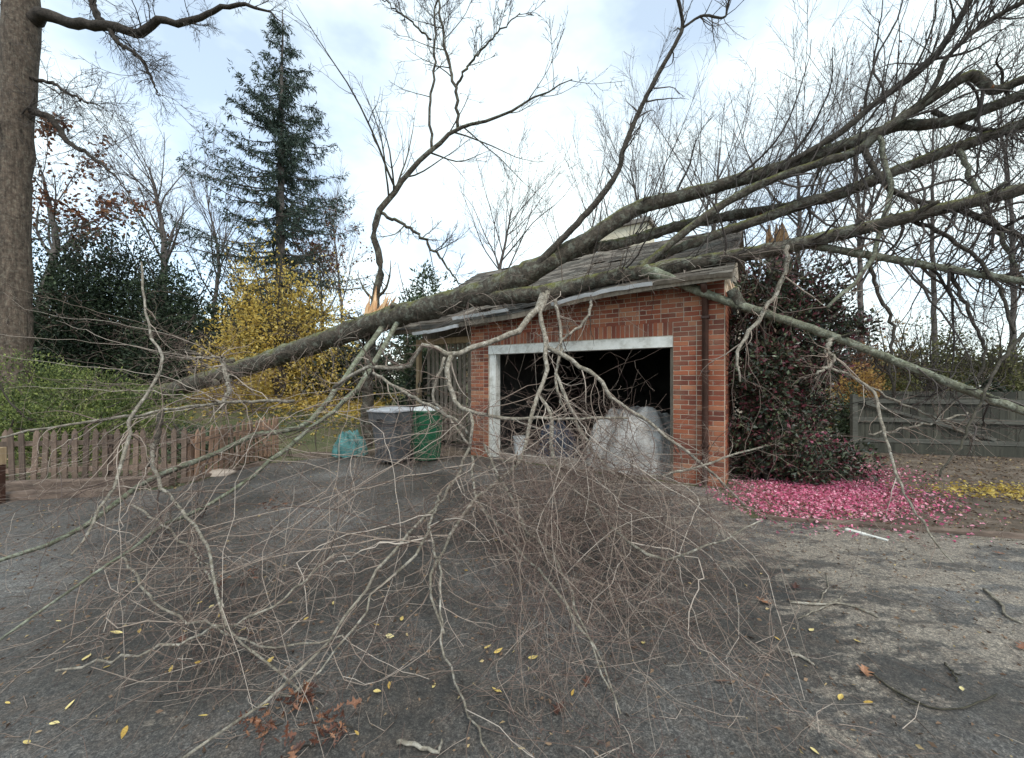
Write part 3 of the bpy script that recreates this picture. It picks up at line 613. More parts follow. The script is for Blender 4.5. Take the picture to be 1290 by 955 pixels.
# dense reddish brushwood in the middle
cP = fP[NL:NC]; cR = fR[NL:NC]
c1 = spawn(cP, cR, 7, (0.3, 1.0), (0.2, 0.45), (20, 80), 0.6, 7, 0.25, 0.0, True, FL, 0.0014); red_sets.append((*c1, 3))
c2 = spawn(*c1, 4, (0.1, 0.95), (0.3, 0.7), (20, 75), 0.6, 6, 0.25, 0.0, True, FL, 0.0011); red_sets.append((*c2, 3))
# twigs on traced pale / green branches
for key in ('bark_pale', 'bark_green'):
    P, R = rs_(FT[key]); b1 = spawn(P, R, 14, (0.15, 1.0), (0.25, 0.9), (25, 70), 0.5, 8, 0.16, -0.04, False, FL, 0.003); tw_sets.append((*b1, 4))
    b2 = spawn(*b1, 4, (0.15, 0.95), (0.3, 0.7), (20, 65), 0.6, 6, 0.2, -0.02, True, FL, 0.0018); tw_sets.append((*b2, 3))
    b3 = spawn(*b2, 2, (0.2, 0.95), (0.3, 0.8), (20, 65), 0.6, 5, 0.2, 0.0, True, FL, 0.0013); red_sets.append((*b3, 3))
# drooping twigs from the trunk and lower limbs towards the viewer
P, R = rs_([tr, LD], 30)
d1 = spawn(P, R*0+0.015, 70, (0.05, 0.75), (0.5, 1.6), (50, 95), 0.6, 9, 0.14, -0.10, False, FL, 0.004, bias=(0, -0.9, -0.5)); tw_sets.append((*d1, 4))
d2 = spawn(*d1, 5, (0.15, 0.95), (0.25, 0.6), (20, 60), 0.55, 6, 0.16, -0.03, True, FL, 0.002); tw_sets.append((*d2, 3))
d3 = spawn(*d2, 2, (0.2, 0.95), (0.3, 0.8), (20, 60), 0.6, 5, 0.2, 0, True, FL, 0.0014); red_sets.append((*d3, 3))
# crown over and right of the roof: upward-growing shoots, and curly dark hanging branches
P, R = rs_([LA, LB, LC, LD, LH, LI, LC2, LF], 30)
u1 = spawn(P, R*0+0.019, 44, (0.3, 0.98), (0.5, 1.9), (35, 80), 0.6, 10, 0.10, 0.07, False, 0.5, 0.004, bias=(0.1, 0, 0.7)); dk_sets.append((*u1, 5))
u2 = spawn(*u1, 5, (0.15, 0.95), (0.25, 0.65), (20, 60), 0.55, 7, 0.15, 0.03, True, 0.5, 0.0025); dk_sets.append((*u2, 3))
u3 = spawn(*u2, 4, (0.15, 0.95), (0.3, 0.8), (20, 60), 0.6, 5, 0.2, 0.02, True, 0.5, 0.0018); dk_sets.append((*u3, 3))
P, R = rs_([LD, LE, LF, LJ, LC, LK], 30)
h1 = spawn(P, R*0+0.018, 34, (0.5, 0.98), (0.4, 1.3), (45, 90), 0.6, 10, 0.22, -0.05, False, 0.1, 0.004, bias=(0.1, 0.2, -0.5)); dk_sets.append((*h1, 4))
h2 = spawn(*h1, 5, (0.15, 0.95), (0.25, 0.6), (20, 65), 0.55, 6, 0.24, 0.0, True, 0.1, 0.0025); dk_sets.append((*h2, 3))
h3 = spawn(*h2, 3, (0.15, 0.95), (0.3, 0.8), (20, 65), 0.6, 5, 0.24, 0.0, True, 0.1, 0.0018); dk_sets.append((*h3, 3))
P, R = rs_([LA, LB, LC, LD, LH, LF, LJ], 30)
m1 = spawn(P, R*0+0.034, 9, (0.35, 0.98), (0.7, 2.2), (35, 85), 0.7, 12, 0.17, 0.0, False, 0.4, 0.008); dk_sets.append((*m1, 6))
m2 = spawn(*m1, 5, (0.2, 0.95), (0.3, 0.6), (25, 70), 0.55, 8, 0.18, 0.0, True, 0.4, 0.004); dk_sets.append((*m2, 4))
m3 = spawn(*m2, 4, (0.2, 0.95), (0.3, 0.7), (25, 70), 0.55, 6, 0.2, 0.0, True, 0.4, 0.0022); dk_sets.append((*m3, 3))
P, R = rs_([LG, LL], 30)
g1 = spawn(P, R, 18, (0.3, 1.0), (0.3, 1.0), (30, 70), 0.5, 8, 0.16, 0.04, False, 0.5, 0.004); dk_sets.append((*g1, 4))
g2 = spawn(*g1, 4, (0.15, 0.95), (0.3, 0.7), (20, 60), 0.55, 6, 0.2, 0.02, True, 0.5, 0.002); dk_sets.append((*g2, 3))
link('twigs', tubes_mesh('twigs', tw_sets), M['twig'], ft, kind='stuff', label='pale tan twigs hanging over the driveway', loc=-ft.location)
link('twigs', tubes_mesh('twigs', red_sets), M['twig_red'], ft, kind='stuff', label='reddish brushwood heaped on the driveway', loc=-ft.location)
link('twigs', tubes_mesh('twigs', dk_sets), M['twig_dark'], ft, kind='stuff', label='dark crown twigs over the garage roof', loc=-ft.location)
# a few dead leaves still on the crown
pl = np.concatenate([u2[0][:, -1], g2[0][:, -1]]); pl = pl[rng.random(len(pl)) < 0.035]
M['dead_leaf'] = tint_mat('dead_leaf', [(0, (0.06, 0.02, 0.018)), (0.5, (0.16, 0.06, 0.04)), (1, (0.26, 0.12, 0.06))], 0.7, 0.2)
leaf_obj('dead_leaves', [(pl, rng.normal(size=pl.shape)+np.array([0, 0, -1.]), rng.uniform(0.04, 0.08, len(pl)), 0.6)], M['dead_leaf'], ft, kind='stuff', loc=-ft.location)

# splintered wood pieces
def splinter_mb(base, axis, r, h, n=11, mb=None):
    g = mb or MB(); base = np.array(base, float); ax = nrm(np.array(axis, float)); q1 = nrm(np.cross(ax, (0.3, 1, 0.2))); q2 = np.cross(ax, q1)
    for i in range(n):
        a = 2*PI*i/n+rng.normal(0, 0.2); rad = r*rng.uniform(0.1, 0.9); c = base+rad*(math.cos(a)*q1+math.sin(a)*q2)
        hh = h*rng.uniform(0.35, 1.0); w_ = r*rng.uniform(0.25, 0.5)
        tip = c+ax*hh+q1*rng.normal(0, 0.1*hh)+q2*rng.normal(0, 0.1*hh)
        d1_ = nrm(rng.normal(size=3)); d1_ = nrm(np.cross(ax, d1_)); d2_ = np.cross(ax, d1_)
        mid = c*0.5+tip*0.5
        V = [c+d1_*w_, c+d2_*w_*0.6, c-d1_*w_, c-d2_*w_*0.6, mid+d1_*w_*0.7, mid+d2_*w_*0.4, mid-d1_*w_*0.7, mid-d2_*w_*0.4, tip]
        g.add(V, [(0, 1, 5, 4), (1, 2, 6, 5), (2, 3, 7, 6), (3, 0, 4, 7)], [(4, 5, 8), (5, 6, 8), (6, 7, 8), (7, 4, 8)])
    return g

# ------------------------------------------------------------------ generic trees
def stuff_tree(name, label, trunk_pts, trunk_r, mat_b, mat_t, levels, group=None, sides=10, twist=0.02, extra=None, cat='tree', n=26, mat_l=None):
    base = np.array(trunk_pts[0]); P, R = smooth_path(trunk_pts, n, twist, trunk_r)
    root = empty(name, base, label, cat, group)
    MB().tube(P-base, R, sides).build('trunk', mat_b, root, smooth=True)
    cur = (P[None]-base, R[None]); sets_thick, sets_thin = [], []; allc = [cur]
    limbs_ = []
    if extra:
        for e, er in extra:
            q, r_ = smooth_path(np.array(e)-base, n, twist, er); limbs_.append((q, r_))
            MB().tube(q, r_, max(6, sides-3)).build('limb', mat_l or mat_b, root, smooth=True)
        cur = (np.array([c[0] for c in limbs_]+[P-base]), np.array([c[1] for c in limbs_]+[R]))
    for i, lv in enumerate(levels):
        cur = spawn(cur[0], cur[1], **lv); allc.append(cur)
        (sets_thick if i == 0 else sets_thin).append((*cur, 5 if i == 0 else 3))
    if sets_thick: link('branches', tubes_mesh('branches', sets_thick), mat_l or mat_b, root, kind='stuff')
    if sets_thin: link('twigs', tubes_mesh('twigs', sets_thin), mat_t, root, kind='stuff')
    return root, allc
def lv(k, tr, ln, ang, rr, K=7, noise=0.12, grav=0.04, rmin=0.004, **kw): return dict(k=k, tr=tr, ln=ln, ang=ang, rr=rr, K=K, noise=noise, grav=grav, rmin=rmin, **kw)

# snapped small tree behind the trunk
sY = 9.2
snp = [Wp(462, 560, sY), Wp(464, 470, sY), Wp(470, 405, sY), Wp(474, 372, sY)]
snp[0][2] = 0.0
root, c = stuff_tree('snapped_tree', 'slender snapped tree with orange split wood standing behind the fallen trunk', snp, [0.14, 0.12, 0.11, 0.09], M['bark'], M['twig_dark'], 
    [lv(14, (0.25, 1), (0.25, 0.55), (25, 65), 0.5, 9, 0.08, 0.06, 0.008), lv(6, (0.15, 0.95), (0.3, 0.6), (20, 60), 0.6, 7, 0.12, 0.05, 0.006), lv(4, (0.2, 0.95), (0.3, 0.7), (20, 60), 0.6, 5, 0.15, 0.02, 0.004)],
    extra=[([Wp(472, 380, sY), Wp(480, 330, sY), Wp(472, 300, sY), Wp(477, 268, sY), Wp(505, 232, sY), Wp(545, 187, sY), Wp(576, 163, sY), Wp(622, 150, sY-.2), Wp(670, 125, sY-.3), Wp(722, 98, sY-.5)], [0.085, 0.085, 0.075, 0.07, 0.06, 0.052, 0.042, 0.032, 0.022, 0.01]),
           ([Wp(544, 188, sY), Wp(542, 140, sY), Wp(547, 80, sY+.1), Wp(549, 0, sY+.2), Wp(550, -60, sY+.2)], [0.034, 0.03, 0.026, 0.02, 0.014]),
           ([Wp(577, 162, sY), Wp(575, 118, sY-.1), Wp(563, 70, sY-.1), Wp(553, 10, sY-.2), Wp(545, -50, sY-.2)], [0.04, 0.036, 0.03, 0.024, 0.015]),
           ([Wp(575, 108, sY-.1), Wp(592, 80, sY-.2), Wp(625, 45, sY-.3), Wp(655, 15, sY-.3)], [0.03, 0.025, 0.018, 0.01]),
           ([Wp(543, 50, sY), Wp(515, 25, sY), Wp(480, -5, sY)], [0.025, 0.02, 0.012]),
           ([Wp(480, 268, sY), Wp(520, 290, sY-.1), Wp(550, 318, sY-.1), Wp(580, 360, sY-.2)], [0.04, 0.035, 0.03, 0.015])])
b0 = np.array(root.location)
g = splinter_mb(Wp(468, 404, sY-0.18)-b0, (0.12, 0, 1), 0.17, 0.85, 14); splinter_mb(Wp(480, 396, sY-0.25)-b0, (0.45, 0, 1), 0.14, 0.6, 9, g)
g.build('split_wood', M['splinter'], root)

def broken_stub(label, base, top, r, h):
    base = np.array(base); top = np.array(top); rt = empty('broken_stub', base, label, 'broken stub')
    P, R = smooth_path([np.zeros(3), (top-base)*0.5+np.array([0.02, 0, 0]), top-base], 10, 0.008, [r*1.25, r*1.08, r])
    MB().tube(P, R, 10).build('stem', M['bark'], rt, smooth=True)
    splinter_mb(top-base-np.array([0, 0, 0.03]), nrm(top-base), r*0.9, h, 12).build('split_wood', M['splinter'], rt)
B1 = Wp(990, 330, 7.3); B1[2] = 0
broken_stub('snapped trunk with splintered orange top rising beside the garage ridge', B1, Wp(979, 308, 7.0), 0.19, 0.5)
b0 = np.array(ft.location)
P, R = smooth_path([Wp(932, 388, 5.66)-b0, Wp(927, 376, 5.64)-b0, Wp(921, 364, 5.62)-b0], 8, 0.003, [0.10, 0.085, 0.075]); st2 = MB().tube(P, R, 10).build('broken_stub', M['bark'], ft, smooth=True)
splinter_mb(P[-1]-np.array([0, 0, 0.03]), (-0.3, 0, 1), 0.06, 0.22, 9).build('split_wood', M['splinter_pale'], st2)

# large oak at the left edge
oY = 11.0
ob = Wp(16, 478, oY); ob[2] = float(height(ob[0], ob[1]))-0.05
oak, c = stuff_tree('oak_tree', 'massive rough barked oak at the left edge with a long spreading limb', [ob, Wp(16, 445, oY), Wp(17, 300, oY), Wp(20, 150, oY), Wp(26, 40, oY), Wp(24, -120, oY), Wp(20, -300, oY)],
    [0.47, 0.37, 0.335, 0.345, 0.37, 0.33, 0.25], M['oak_bark'], M['twig_dark'],
    [lv(22, (0.15, 1), (0.5, 1.5), (30, 75), 0.22, 8, 0.12, 0.0, 0.009, rel=False, rcap=0.03), lv(7, (0.15, 0.95), (0.35, 0.8), (25, 65), 0.55, 7, 0.15, -0.02, 0.006), lv(6, (0.15, 0.95), (0.3, 0.7), (25, 65), 0.6, 5, 0.18, 0, 0.0045)],
    extra=[([Wp(35, 25, oY), Wp(60, 20, oY), Wp(100, 31, oY), Wp(135, 32, oY), Wp(175, 42, oY), Wp(195, 28, oY-.1), Wp(235, 28, oY-.1), Wp(262, 17, oY-.1), Wp(300, 7, oY-.2), Wp(332, 12, oY-.2), Wp(355, 30, oY-.2)], [0.2, 0.15, 0.125, 0.12, 0.105, 0.09, 0.08, 0.065, 0.05, 0.03, 0.012]),
           ([Wp(128, 30, oY), Wp(118, 8, oY), Wp(112, -30, oY), Wp(100, -80, oY)], [0.09, 0.08, 0.07, 0.05]),
           ([Wp(136, 35, oY), Wp(150, 55, oY), Wp(175, 72, oY), Wp(190, 98, oY), Wp(200, 122, oY)], [0.06, 0.05, 0.04, 0.03, 0.012]),
           ([Wp(38, 140, oY), Wp(62, 148, oY), Wp(85, 178, oY-.1), Wp(105, 190, oY-.1), Wp(132, 210, oY-.2), Wp(165, 245, oY-.3)], [0.09, 0.075, 0.065, 0.05, 0.035, 0.01]),
           ([Wp(38, 98, oY), Wp(65, 105, oY), Wp(95, 122, oY), Wp(130, 135, oY)], [0.05, 0.04, 0.03, 0.01]),
           ([Wp(20, -60, oY), Wp(80, -90, oY-.4), Wp(180, -100, oY-.8), Wp(280, -80, oY-1)], [0.2, 0.16, 0.1, 0.05])], sides=20, twist=0.02, n=34, mat_l=M['oak_silhouette'])

def world_tree(name, label, px, py_base, py_top, Y, r, mat='hazy_far_bark', tw='hazy_far_twig', k=(16, 8, 7), spread=(15, 45), lens=(0.4, 0.85), lean=0.0, group=None, extra_l=None, start=0.3, rm=(0.02, 0.011, 0.007)):
    b_ = Wp(px, py_base, Y); b_[2] = float(height(b_[0], Y))-0.05; tp = Wp(px+lean, py_top, Y)
    H = (tp-b_)*1.12
    pts = [b_, b_+H*0.25+rng.normal(0, 0.12, 3)*np.array([1, 1, 0]), b_+H*0.45+rng.normal(0, 0.25, 3)*np.array([1, 1, 0]), b_+H*0.68+rng.normal(0, 0.5, 3)*np.array([1, 1, 0])]
    return stuff_tree(name, label, pts, [r*.8, r*0.6, r*0.42, r*0.12], M[mat], M[tw],
        [lv(k[0], (start+0.12, 1.0), lens, spread, 0.55, 9, 0.07, 0.07, rm[0]), lv(k[1], (0.15, 0.95), (0.35, 0.65), (18, 48), 0.6, 7, 0.09, 0.05, rm[1]), lv(k[2], (0.15, 0.98), (0.4, 0.8), (18, 50), 0.65, 5, 0.12, 0.03, rm[2])], group, sides=8)
bare = 'bare trees behind the garden'
world_tree('bare_tree', 'grey bare tree with forked upright trunk left of the spruce', 205, 470, 120, 21, 0.30, start=0.4, lean=-8)
world_tree('bare_tree', 'thin bare tree just left of the spruce branches', 272, 470, 175, 24, 0.2, start=0.3)
world_tree('bare_tree', 'rounded bare tree framed between snapped tree and garage roof', 628, 470, 190, 27, 0.28, start=0.35, k=(16, 8, 6), spread=(20, 55), lens=(0.45, 0.9))
world_tree('bare_tree', 'small bare tree between the spruce and the snapped tree', 430, 470, 215, 30, 0.2, start=0.35)
world_tree('bare_tree', 'fine twigged bare tree right behind the cream chimney', 800, 470, 120, 25, 0.30, k=(18, 9, 7), spread=(20, 50), lens=(0.4, 0.85), start=0.25)
world_tree('bare_tree', 'bare tree left of the chimney, low behind the roof', 735, 470, 175, 28, 0.24, k=(15, 8, 6), start=0.25)
world_tree('bare_tree', 'broad bare tree above the roof, right of the chimney', 900, 470, 90, 24, 0.26, k=(18, 9, 7), spread=(22, 55), lens=(0.4, 0.85), start=0.25)
world_tree('bare_tree', 'tall bare tree above the splintered stub', 1000, 470, 60, 23, 0.24, k=(18, 9, 6), spread=(22, 50), start=0.25)
world_tree('bare_tree', 'tall bare tree rising behind the camellia', 1085, 470, 30, 22, 0.22, k=(17, 8, 6), start=0.22)
world_tree('bare_tree', 'bare tree behind the middle of the gate', 1180, 470, 10, 21, 0.18, k=(17, 8, 6), start=0.2)
world_tree('bare_tree', 'bare tree at the far right edge behind the gate', 1275, 470, -20, 19, 0.17, k=(17, 8, 6), start=0.2)
# rust-leaved oak
rt, c = world_tree('rust_oak', 'oak still holding rust brown leaves behind the big trunk', 45, 470, 140, 19, 0.34, 'hazy_far_bark', 'twig_dark', start=0.35, spread=(30, 75), lens=(0.4, 0.8), lean=30)
M['rust_leaf'] = tint_mat('rust_leaf', [(0, (0.07, 0.025, 0.018)), (0.5, (0.17, 0.07, 0.04)), (1, (0.28, 0.14, 0.07))], 0.7, 0.25)
tips = np.concatenate([c[3][0].reshape(-1, 3), c[2][0][:, 2:].reshape(-1, 3)]); tips = tips[rng.random(len(tips)) < 0.75]
from_n = np.sin(tips[:, 0]*1.3+1)+np.sin(tips[:, 2]*1.7)+np.sin(tips[:, 1]*1.1); tips = tips[from_n > -0.1]
tips = tips+rng.normal(0, 0.15, tips.shape)
leaf_obj('rust_leaves', [(tips, rng.normal(size=tips.shape), rng.uniform(0.14, 0.26, len(tips)), 0.7)], M['rust_leaf'], rt, kind='stuff')
rt, c = world_tree('rust_tree', 'small rust leaved tree peeping out right of the spruce', 405, 470, 255, 26, 0.18, 'hazy_far_bark', 'hazy_far_twig', start=0.3, spread=(30, 70))
tips = c[3][0][:, 2:].reshape(-1, 3); tips = tips[rng.random(len(tips)) < 0.7]+rng.normal(0, 0.15, (1, 3))
leaf_obj('rust_leaves', [(tips, rng.normal(size=tips.shape), rng.uniform(0.12, 0.24, len(tips)), 0.6)], M['rust_leaf'], rt, kind='stuff')

# spruce
M['needle'] = tint_mat('spruce_needles', [(0, (0.018, 0.032, 0.024)), (0.6, (0.038, 0.062, 0.045)), (1, (0.07, 0.095, 0.07))], 0.7)
def spruce(label, px, py_top, Y, wide, name='spruce_tree'):
    b_ = Wp(px, 470, Y); b_[2] = float(height(b_[0], Y)); tp = Wp(px+4, py_top, Y); H = tp[2]-b_[2]
    rt = empty(name, b_, label, 'tree')
    P, R = smooth_path([(0, 0, 0), (0.05, 0, H*0.4), (tp[0]-b_[0], 0, H)], 24, 0.02, [0.32, 0.2, 0.02]); MB().tube(P, R, 9).build('trunk', M['hazy_far_bark'], rt, smooth=True)
    brs, rad = [], []
    zz = H*0.16
    while zz < H*0.985:
        f = 1-zz/H; Lb = wide*(f**1.0)*1.25
        for q in range(rng.integers(6, 11) if f > 0.25 else 4):
            a = rng.uniform(0, 2*PI); l = Lb*rng.uniform(0.5, 1.15)+0.15; s = np.linspace(0, 1, 9)
            drop = l*(-(0.62*s-0.62*s**2.0)*(0.3+f)*rng.uniform(0.7, 1.3)+0.35*s*(1-f)**1.5)
            j = np.cumsum(rng.normal(0, 0.02*l, (9, 2)), axis=0)
            brs.append(np.stack([math.cos(a)*l*s+j[:, 0], math.sin(a)*l*s+j[:, 1], zz+drop+rng.normal(0, 0.12)], -1)); rad.append(np.linspace(0.03*l/3+0.012, 0.006, 9))
        zz += (0.30+0.55*f)*rng.uniform(0.75, 1.3)
    BP, BR = np.array(brs), np.array(rad)
    link('branches', tubes_mesh('branches', [(BP, BR, 4)]), M['hazy_far_bark'], rt, kind='stuff')
    T_ = spawn(BP, BR, 44, (0.0, 1.0), (0.15, 0.42), (30, 75), 0.4, 4, 0.10, -0.25, False, None, 0.006)
    bl = np.repeat(np.linalg.norm(BP[:, -1]-BP[:, 0], axis=1), 44); T_ = (T_[0][rng.random(len(bl)) < np.clip(bl/2.6, 0.12, 1)],)
    C = T_[0][:, :-1].reshape(-1, 3); D = np.diff(T_[0], axis=1).reshape(-1, 3)
    C = np.repeat(C, 2, axis=0); D = np.repeat(D, 2, axis=0)+rng.normal(0, 0.05, (len(C), 3))+np.array([0, 0, -0.05])
    leaf_obj('needles', [(C+rng.normal(0, 0.02, C.shape), D, rng.uniform(0.14, 0.26, len(C)), 0.2)], M['needle'], rt, kind='stuff')
spruce('tall open dark green spruce with drooping branches against the sky', 352, 14, 20, 5.6)

# ------------------------------------------------------------------ shrubs
def lump_points(n, rx, ry, rz, nl, shell=0.55, lump=0.45, column=False):
    """points in a lumpy ellipsoid standing on z=0"""
    c = nrm(rng.normal(size=(nl, 3)))*rng.uniform(0.35, 0.85, (nl, 1)); c[:, 2] = np.abs(c[:, 2])*1.0
    if column:
        a = rng.uniform(0, 2*PI, nl); q = np.sqrt(rng.random(nl))*0.85; zc = rng.random(nl); q = q*(0.78+0.22*np.sin(zc*9+1.0)); c = np.stack([np.cos(a)*q, np.sin(a)*q, 0.02+zc*(0.95-0.3*q)], -1)
    sz = rng.uniform(0.35, 1.25, nl)*lump; k = rng.integers(0, nl, n)
    d = nrm(rng.normal(size=(n, 3))); rad = rng.uniform(shell, 1, n)**0.6
    p = c[k]+d*(sz[k]*rad)[:, None]
    if column: p[:, 2] = c[k][:, 2]+(p[:, 2]-c[k][:, 2])*rx/rz
    p = p*np.array([rx, ry, rz]); keep = p[:, 2] > 0.02
    return p[keep], d[keep]
def shrub(name, label, base, rx, ry, rz, nleaf, leafsize, mat, nl=22, width=0.5, stems=7, cat='shrub', lump=0.45, group=None, upw=0.2, stem_mat='bark_dark', twig=None, shell=.5, column=False):
    base = np.array(base, float); base[2] = float(height(base[0], base[1])) if base[2] < -5 else base[2]
    rt = empty(name, base, label, cat, group)
    sp, sr = [], []
    for i in range(stems):
        a = rng.uniform(0, 2*PI); e = np.array([math.cos(a)*rx*0.6, math.sin(a)*ry*0.6, rz*rng.uniform(0.6, 1.1)])
        P, R = smooth_path([(rng.normal(0, .1), rng.normal(0, .1), -0.05), e*np.array([.35, .35, .5]), e], 10, 0.03, [0.045, 0.03, 0.01]); sp.append(P); sr.append(R)
    sp, sr = np.array(sp), np.array(sr)
    sets = [(sp, sr, 5)]
    if twig:
        q1 = spawn(sp, sr, twig[0], (0.2, 1), (0.3, 0.7), (20, 60), 0.5, 6, 0.12, 0.03, True, None, 0.006); q2 = spawn(*q1, twig[1], (0.2, 1), (0.3, 0.7), (20, 60), 0.5, 5, 0.15, 0.02, True, None, 0.004)
        sets += [(*q1, 3), (*q2, 3)]
    link('stems', tubes_mesh('stems', sets), M[stem_mat], rt, kind='stuff')
    p, d = lump_points(nleaf, rx, ry, rz, nl, shell, lump, column)
    leaf_obj('foliage', [(p, d+rng.normal(0, 0.7, p.shape)+np.array([0, 0, upw]), rng.uniform(0.6, 1.2, len(p))*leafsize, width)], mat, rt, kind='stuff')
    return rt
M['yew'] = tint_mat('dark_evergreen_leaf', [(0, (0.010, 0.018, 0.011)), (0.7, (0.026, 0.042, 0.022)), (1, (0.06, 0.08, 0.04))], 0.6, big=(0.9, (0.6, 0.6, 0.6), (1.5, 1.5, 1.4)))
M['juniper'] = tint_mat('juniper_leaf', [(0, (0.035, 0.055, 0.018)), (0.6, (0.12, 0.155, 0.045)), (1, (0.26, 0.29, 0.09))], 0.65, 0.15, big=(1.2, (0.6, 0.65, 0.6), (1.25, 1.2, 1.1)))
M['yellow'] = tint_mat('yellow_leaf', [(0, (0.28, 0.18, 0.04)), (0.5, (0.56, 0.40, 0.08)), (1, (0.72, 0.58, 0.20))], 0.6, 0.35)
M['camellia'] = tint_mat('camellia_leaf', [(0, (0.028, 0.036, 0.022)), (0.5, (0.06, 0.078, 0.045)), (0.64, (0.12, 0.04, 0.042)), (0.82, (0.22, 0.055, 0.075)), (0.9, (0.12, 0.15, 0.075)), (1, (0.17, 0.20, 0.11))], 0.35, 0.05, 0.5)
M['pink'] = tint_mat('pink_petal', [(0, (0.18, 0.09, 0.06)), (0.18, (0.45, 0.10, 0.16)), (0.55, (0.74, 0.17, 0.31)), (1, (0.86, 0.50, 0.56))], 0.6, 0.2)
M['olive'] = tint_mat('olive_leaf', [(0, (0.05, 0.055, 0.02)), (1, (0.17, 0.16, 0.055))], 0.7, 0.2)
M['gold'] = tint_mat('golden_leaf', [(0, (0.20, 0.10, 0.03)), (1, (0.46, 0.29, 0.09))], 0.7, 0.25)
M['mid_green'] = tint_mat('mid_green_leaf', [(0, (0.02, 0.035, 0.018)), (1, (0.075, 0.105, 0.05))], 0.65, 0.1)
H_ = -9
shrub('evergreen_shrub', 'very dark tall evergreen next to the oak trunk', (*Wp(75, 470, 14.5)[:2], H_), 2.0, 1.6, 5.4, 30000, 0.125, M['yew'], 60)
shrub('evergreen_shrub', 'tallest dark evergreen, middle of the three behind the hedge', (*Wp(140, 470, 15.5)[:2], H_), 2.5, 1.8, 6.3, 36000, 0.125, M['yew'], 64)
shrub('evergreen_shrub', 'dark evergreen touching the yellow bush', (*Wp(222, 470, 15)[:2], H_), 2.1, 1.6, 4.6, 26000, 0.125, M['yew'], 56)
shrub('evergreen_shrub', 'dark evergreen hidden behind the yellow bush', (*Wp(320, 470, 17)[:2], H_), 3.2, 1.6, 4.4, 12000, 0.22, M['yew'], 30)
shrub('yellow_shrub', 'large shrub with loose bright yellow autumn leaves', (*Wp(350, 470, 12.6)[:2], H_), 3.0, 1.9, 5.0, 17000, 0.10, M['yellow'], 80, 0.55, 16, lump=0.31, twig=(8, 5), shell=0.2)
shrub('juniper_hedge', 'low bright green juniper mound below the oak', (-9.9, 8.6, 0.0), 2.9, 1.6, 2.0, 48000, 0.075, M['juniper'], 50, 0.35, 10, cat='hedge', lump=0.4, upw=0.6)
shrub('juniper_hedge', 'smaller juniper mound spilling behind the picket fence', (-8.6, 7.5, 0.0), 1.9, 0.9, 1.25, 18000, 0.07, M['juniper'], 36, 0.35, 8, cat='hedge', lump=0.4, upw=0.6)
shrub('ground_cover', 'low grey green bush behind the pickets', (-6.0, 7.6, 0.05), 1.2, 0.7, 0.75, 4500, 0.08, M['mid_green'], 26, 0.5, 6)
shrub('conifer', 'dark feathery conifer above the fallen trunk', (*Wp(535, 470, 17)[:2], H_), 1.9, 1.5, 5.7, 9000, 0.24, M['mid_green'], 34, 0.3, cat='tree', lump=0.34)
shrub('evergreen_shrub', 'dark laurel bush behind the rubbish bins', (*Wp(545, 470, 10.3)[:2], 0.0), 1.1, 0.8, 2.1, 6000, 0.12, M['yew'], 24)
shrub('evergreen_shrub', 'shaded evergreen below the middle of the fallen trunk', (*Wp(440, 470, 13.5)[:2], H_), 1.8, 1.2, 2.4, 7000, 0.15, M['yew'], 26)
cam_s = shrub('camellia', 'tall dark camellia with pink blossoms against the garage end wall', (4.75, 6.8, 0), 1.18, 1.0, 4.05, 44000, 0.08, M['camellia'], 130, 0.5, 10, cat='camellia', lump=0.32, column=True, shell=0.3, twig=(6, 4))
p, d = lump_points(170, 1.05, 1.05, 3.95, 80, 0.9, 0.34, True)
C = np.repeat(p, 6, axis=0); leaf_obj('blossoms', [(C, rng.normal(size=C.shape), rng.uniform(0.03, 0.055, len(C)), 0.8)], M['pink'], cam_s, kind='stuff')
shrub('camellia', 'lower dark foliage filling the corner by the brick pier', (4.0, 6.3, 0), 0.66, 0.55, 3.5, 22000, 0.08, M['camellia'], 60, 0.5, 6, cat='camellia', lump=0.4, column=True, shell=0.3)
shrub('golden_shrub', 'golden tan shrub just left above the gate', (*Wp(1085, 470, 13)[:2], 0), 1.1, 0.9, 1.9, 4500, 0.12, M['gold'], 24)
shrub('green_shrub', 'small fresh green bush beside the gate post', (*Wp(1068, 470, 9.6)[:2], 0), 0.42, 0.4, 1.3, 2600, 0.08, M['mid_green'], 16)
shrub('olive_shrub', 'olive and yellow bush over the middle of the gate', (*Wp(1170, 470, 15)[:2], 0), 2.4, 1.2, 4.0, 7000, 0.12, M['olive'], 60, lump=0.26, stems=12, twig=(9, 6))
shrub('olive_shrub', 'thin brownish bush behind the right of the gate', (*Wp(1258, 470, 14)[:2], 0), 1.9, 1.2, 3.8, 4500, 0.11, M['olive'], 50, lump=0.25, stems=12, twig=(9, 6))
shrub('golden_shrub', 'airy golden brown bush between russet bush and olive bush', (*Wp(1122, 470, 16.5)[:2], 0), 1.9, 1.2, 4.6, 3600, 0.12, M['gold'], 50, lump=0.25, stems=12, twig=(9, 6))
shrub('dark_shrub', 'round dark green bush low behind the gate', (*Wp(1245, 470, 12)[:2], 0), 0.9, 0.8, 1.65, 4000, 0.11, M['yew'], 20)
shrub('russet_shrub', 'russet leaved bush right of the camellia', (*Wp(1078, 470, 14)[:2], 0), 0.8, 0.7, 3.6, 2600, 0.13, M['rust_leaf'], 22, twig=(4, 3))
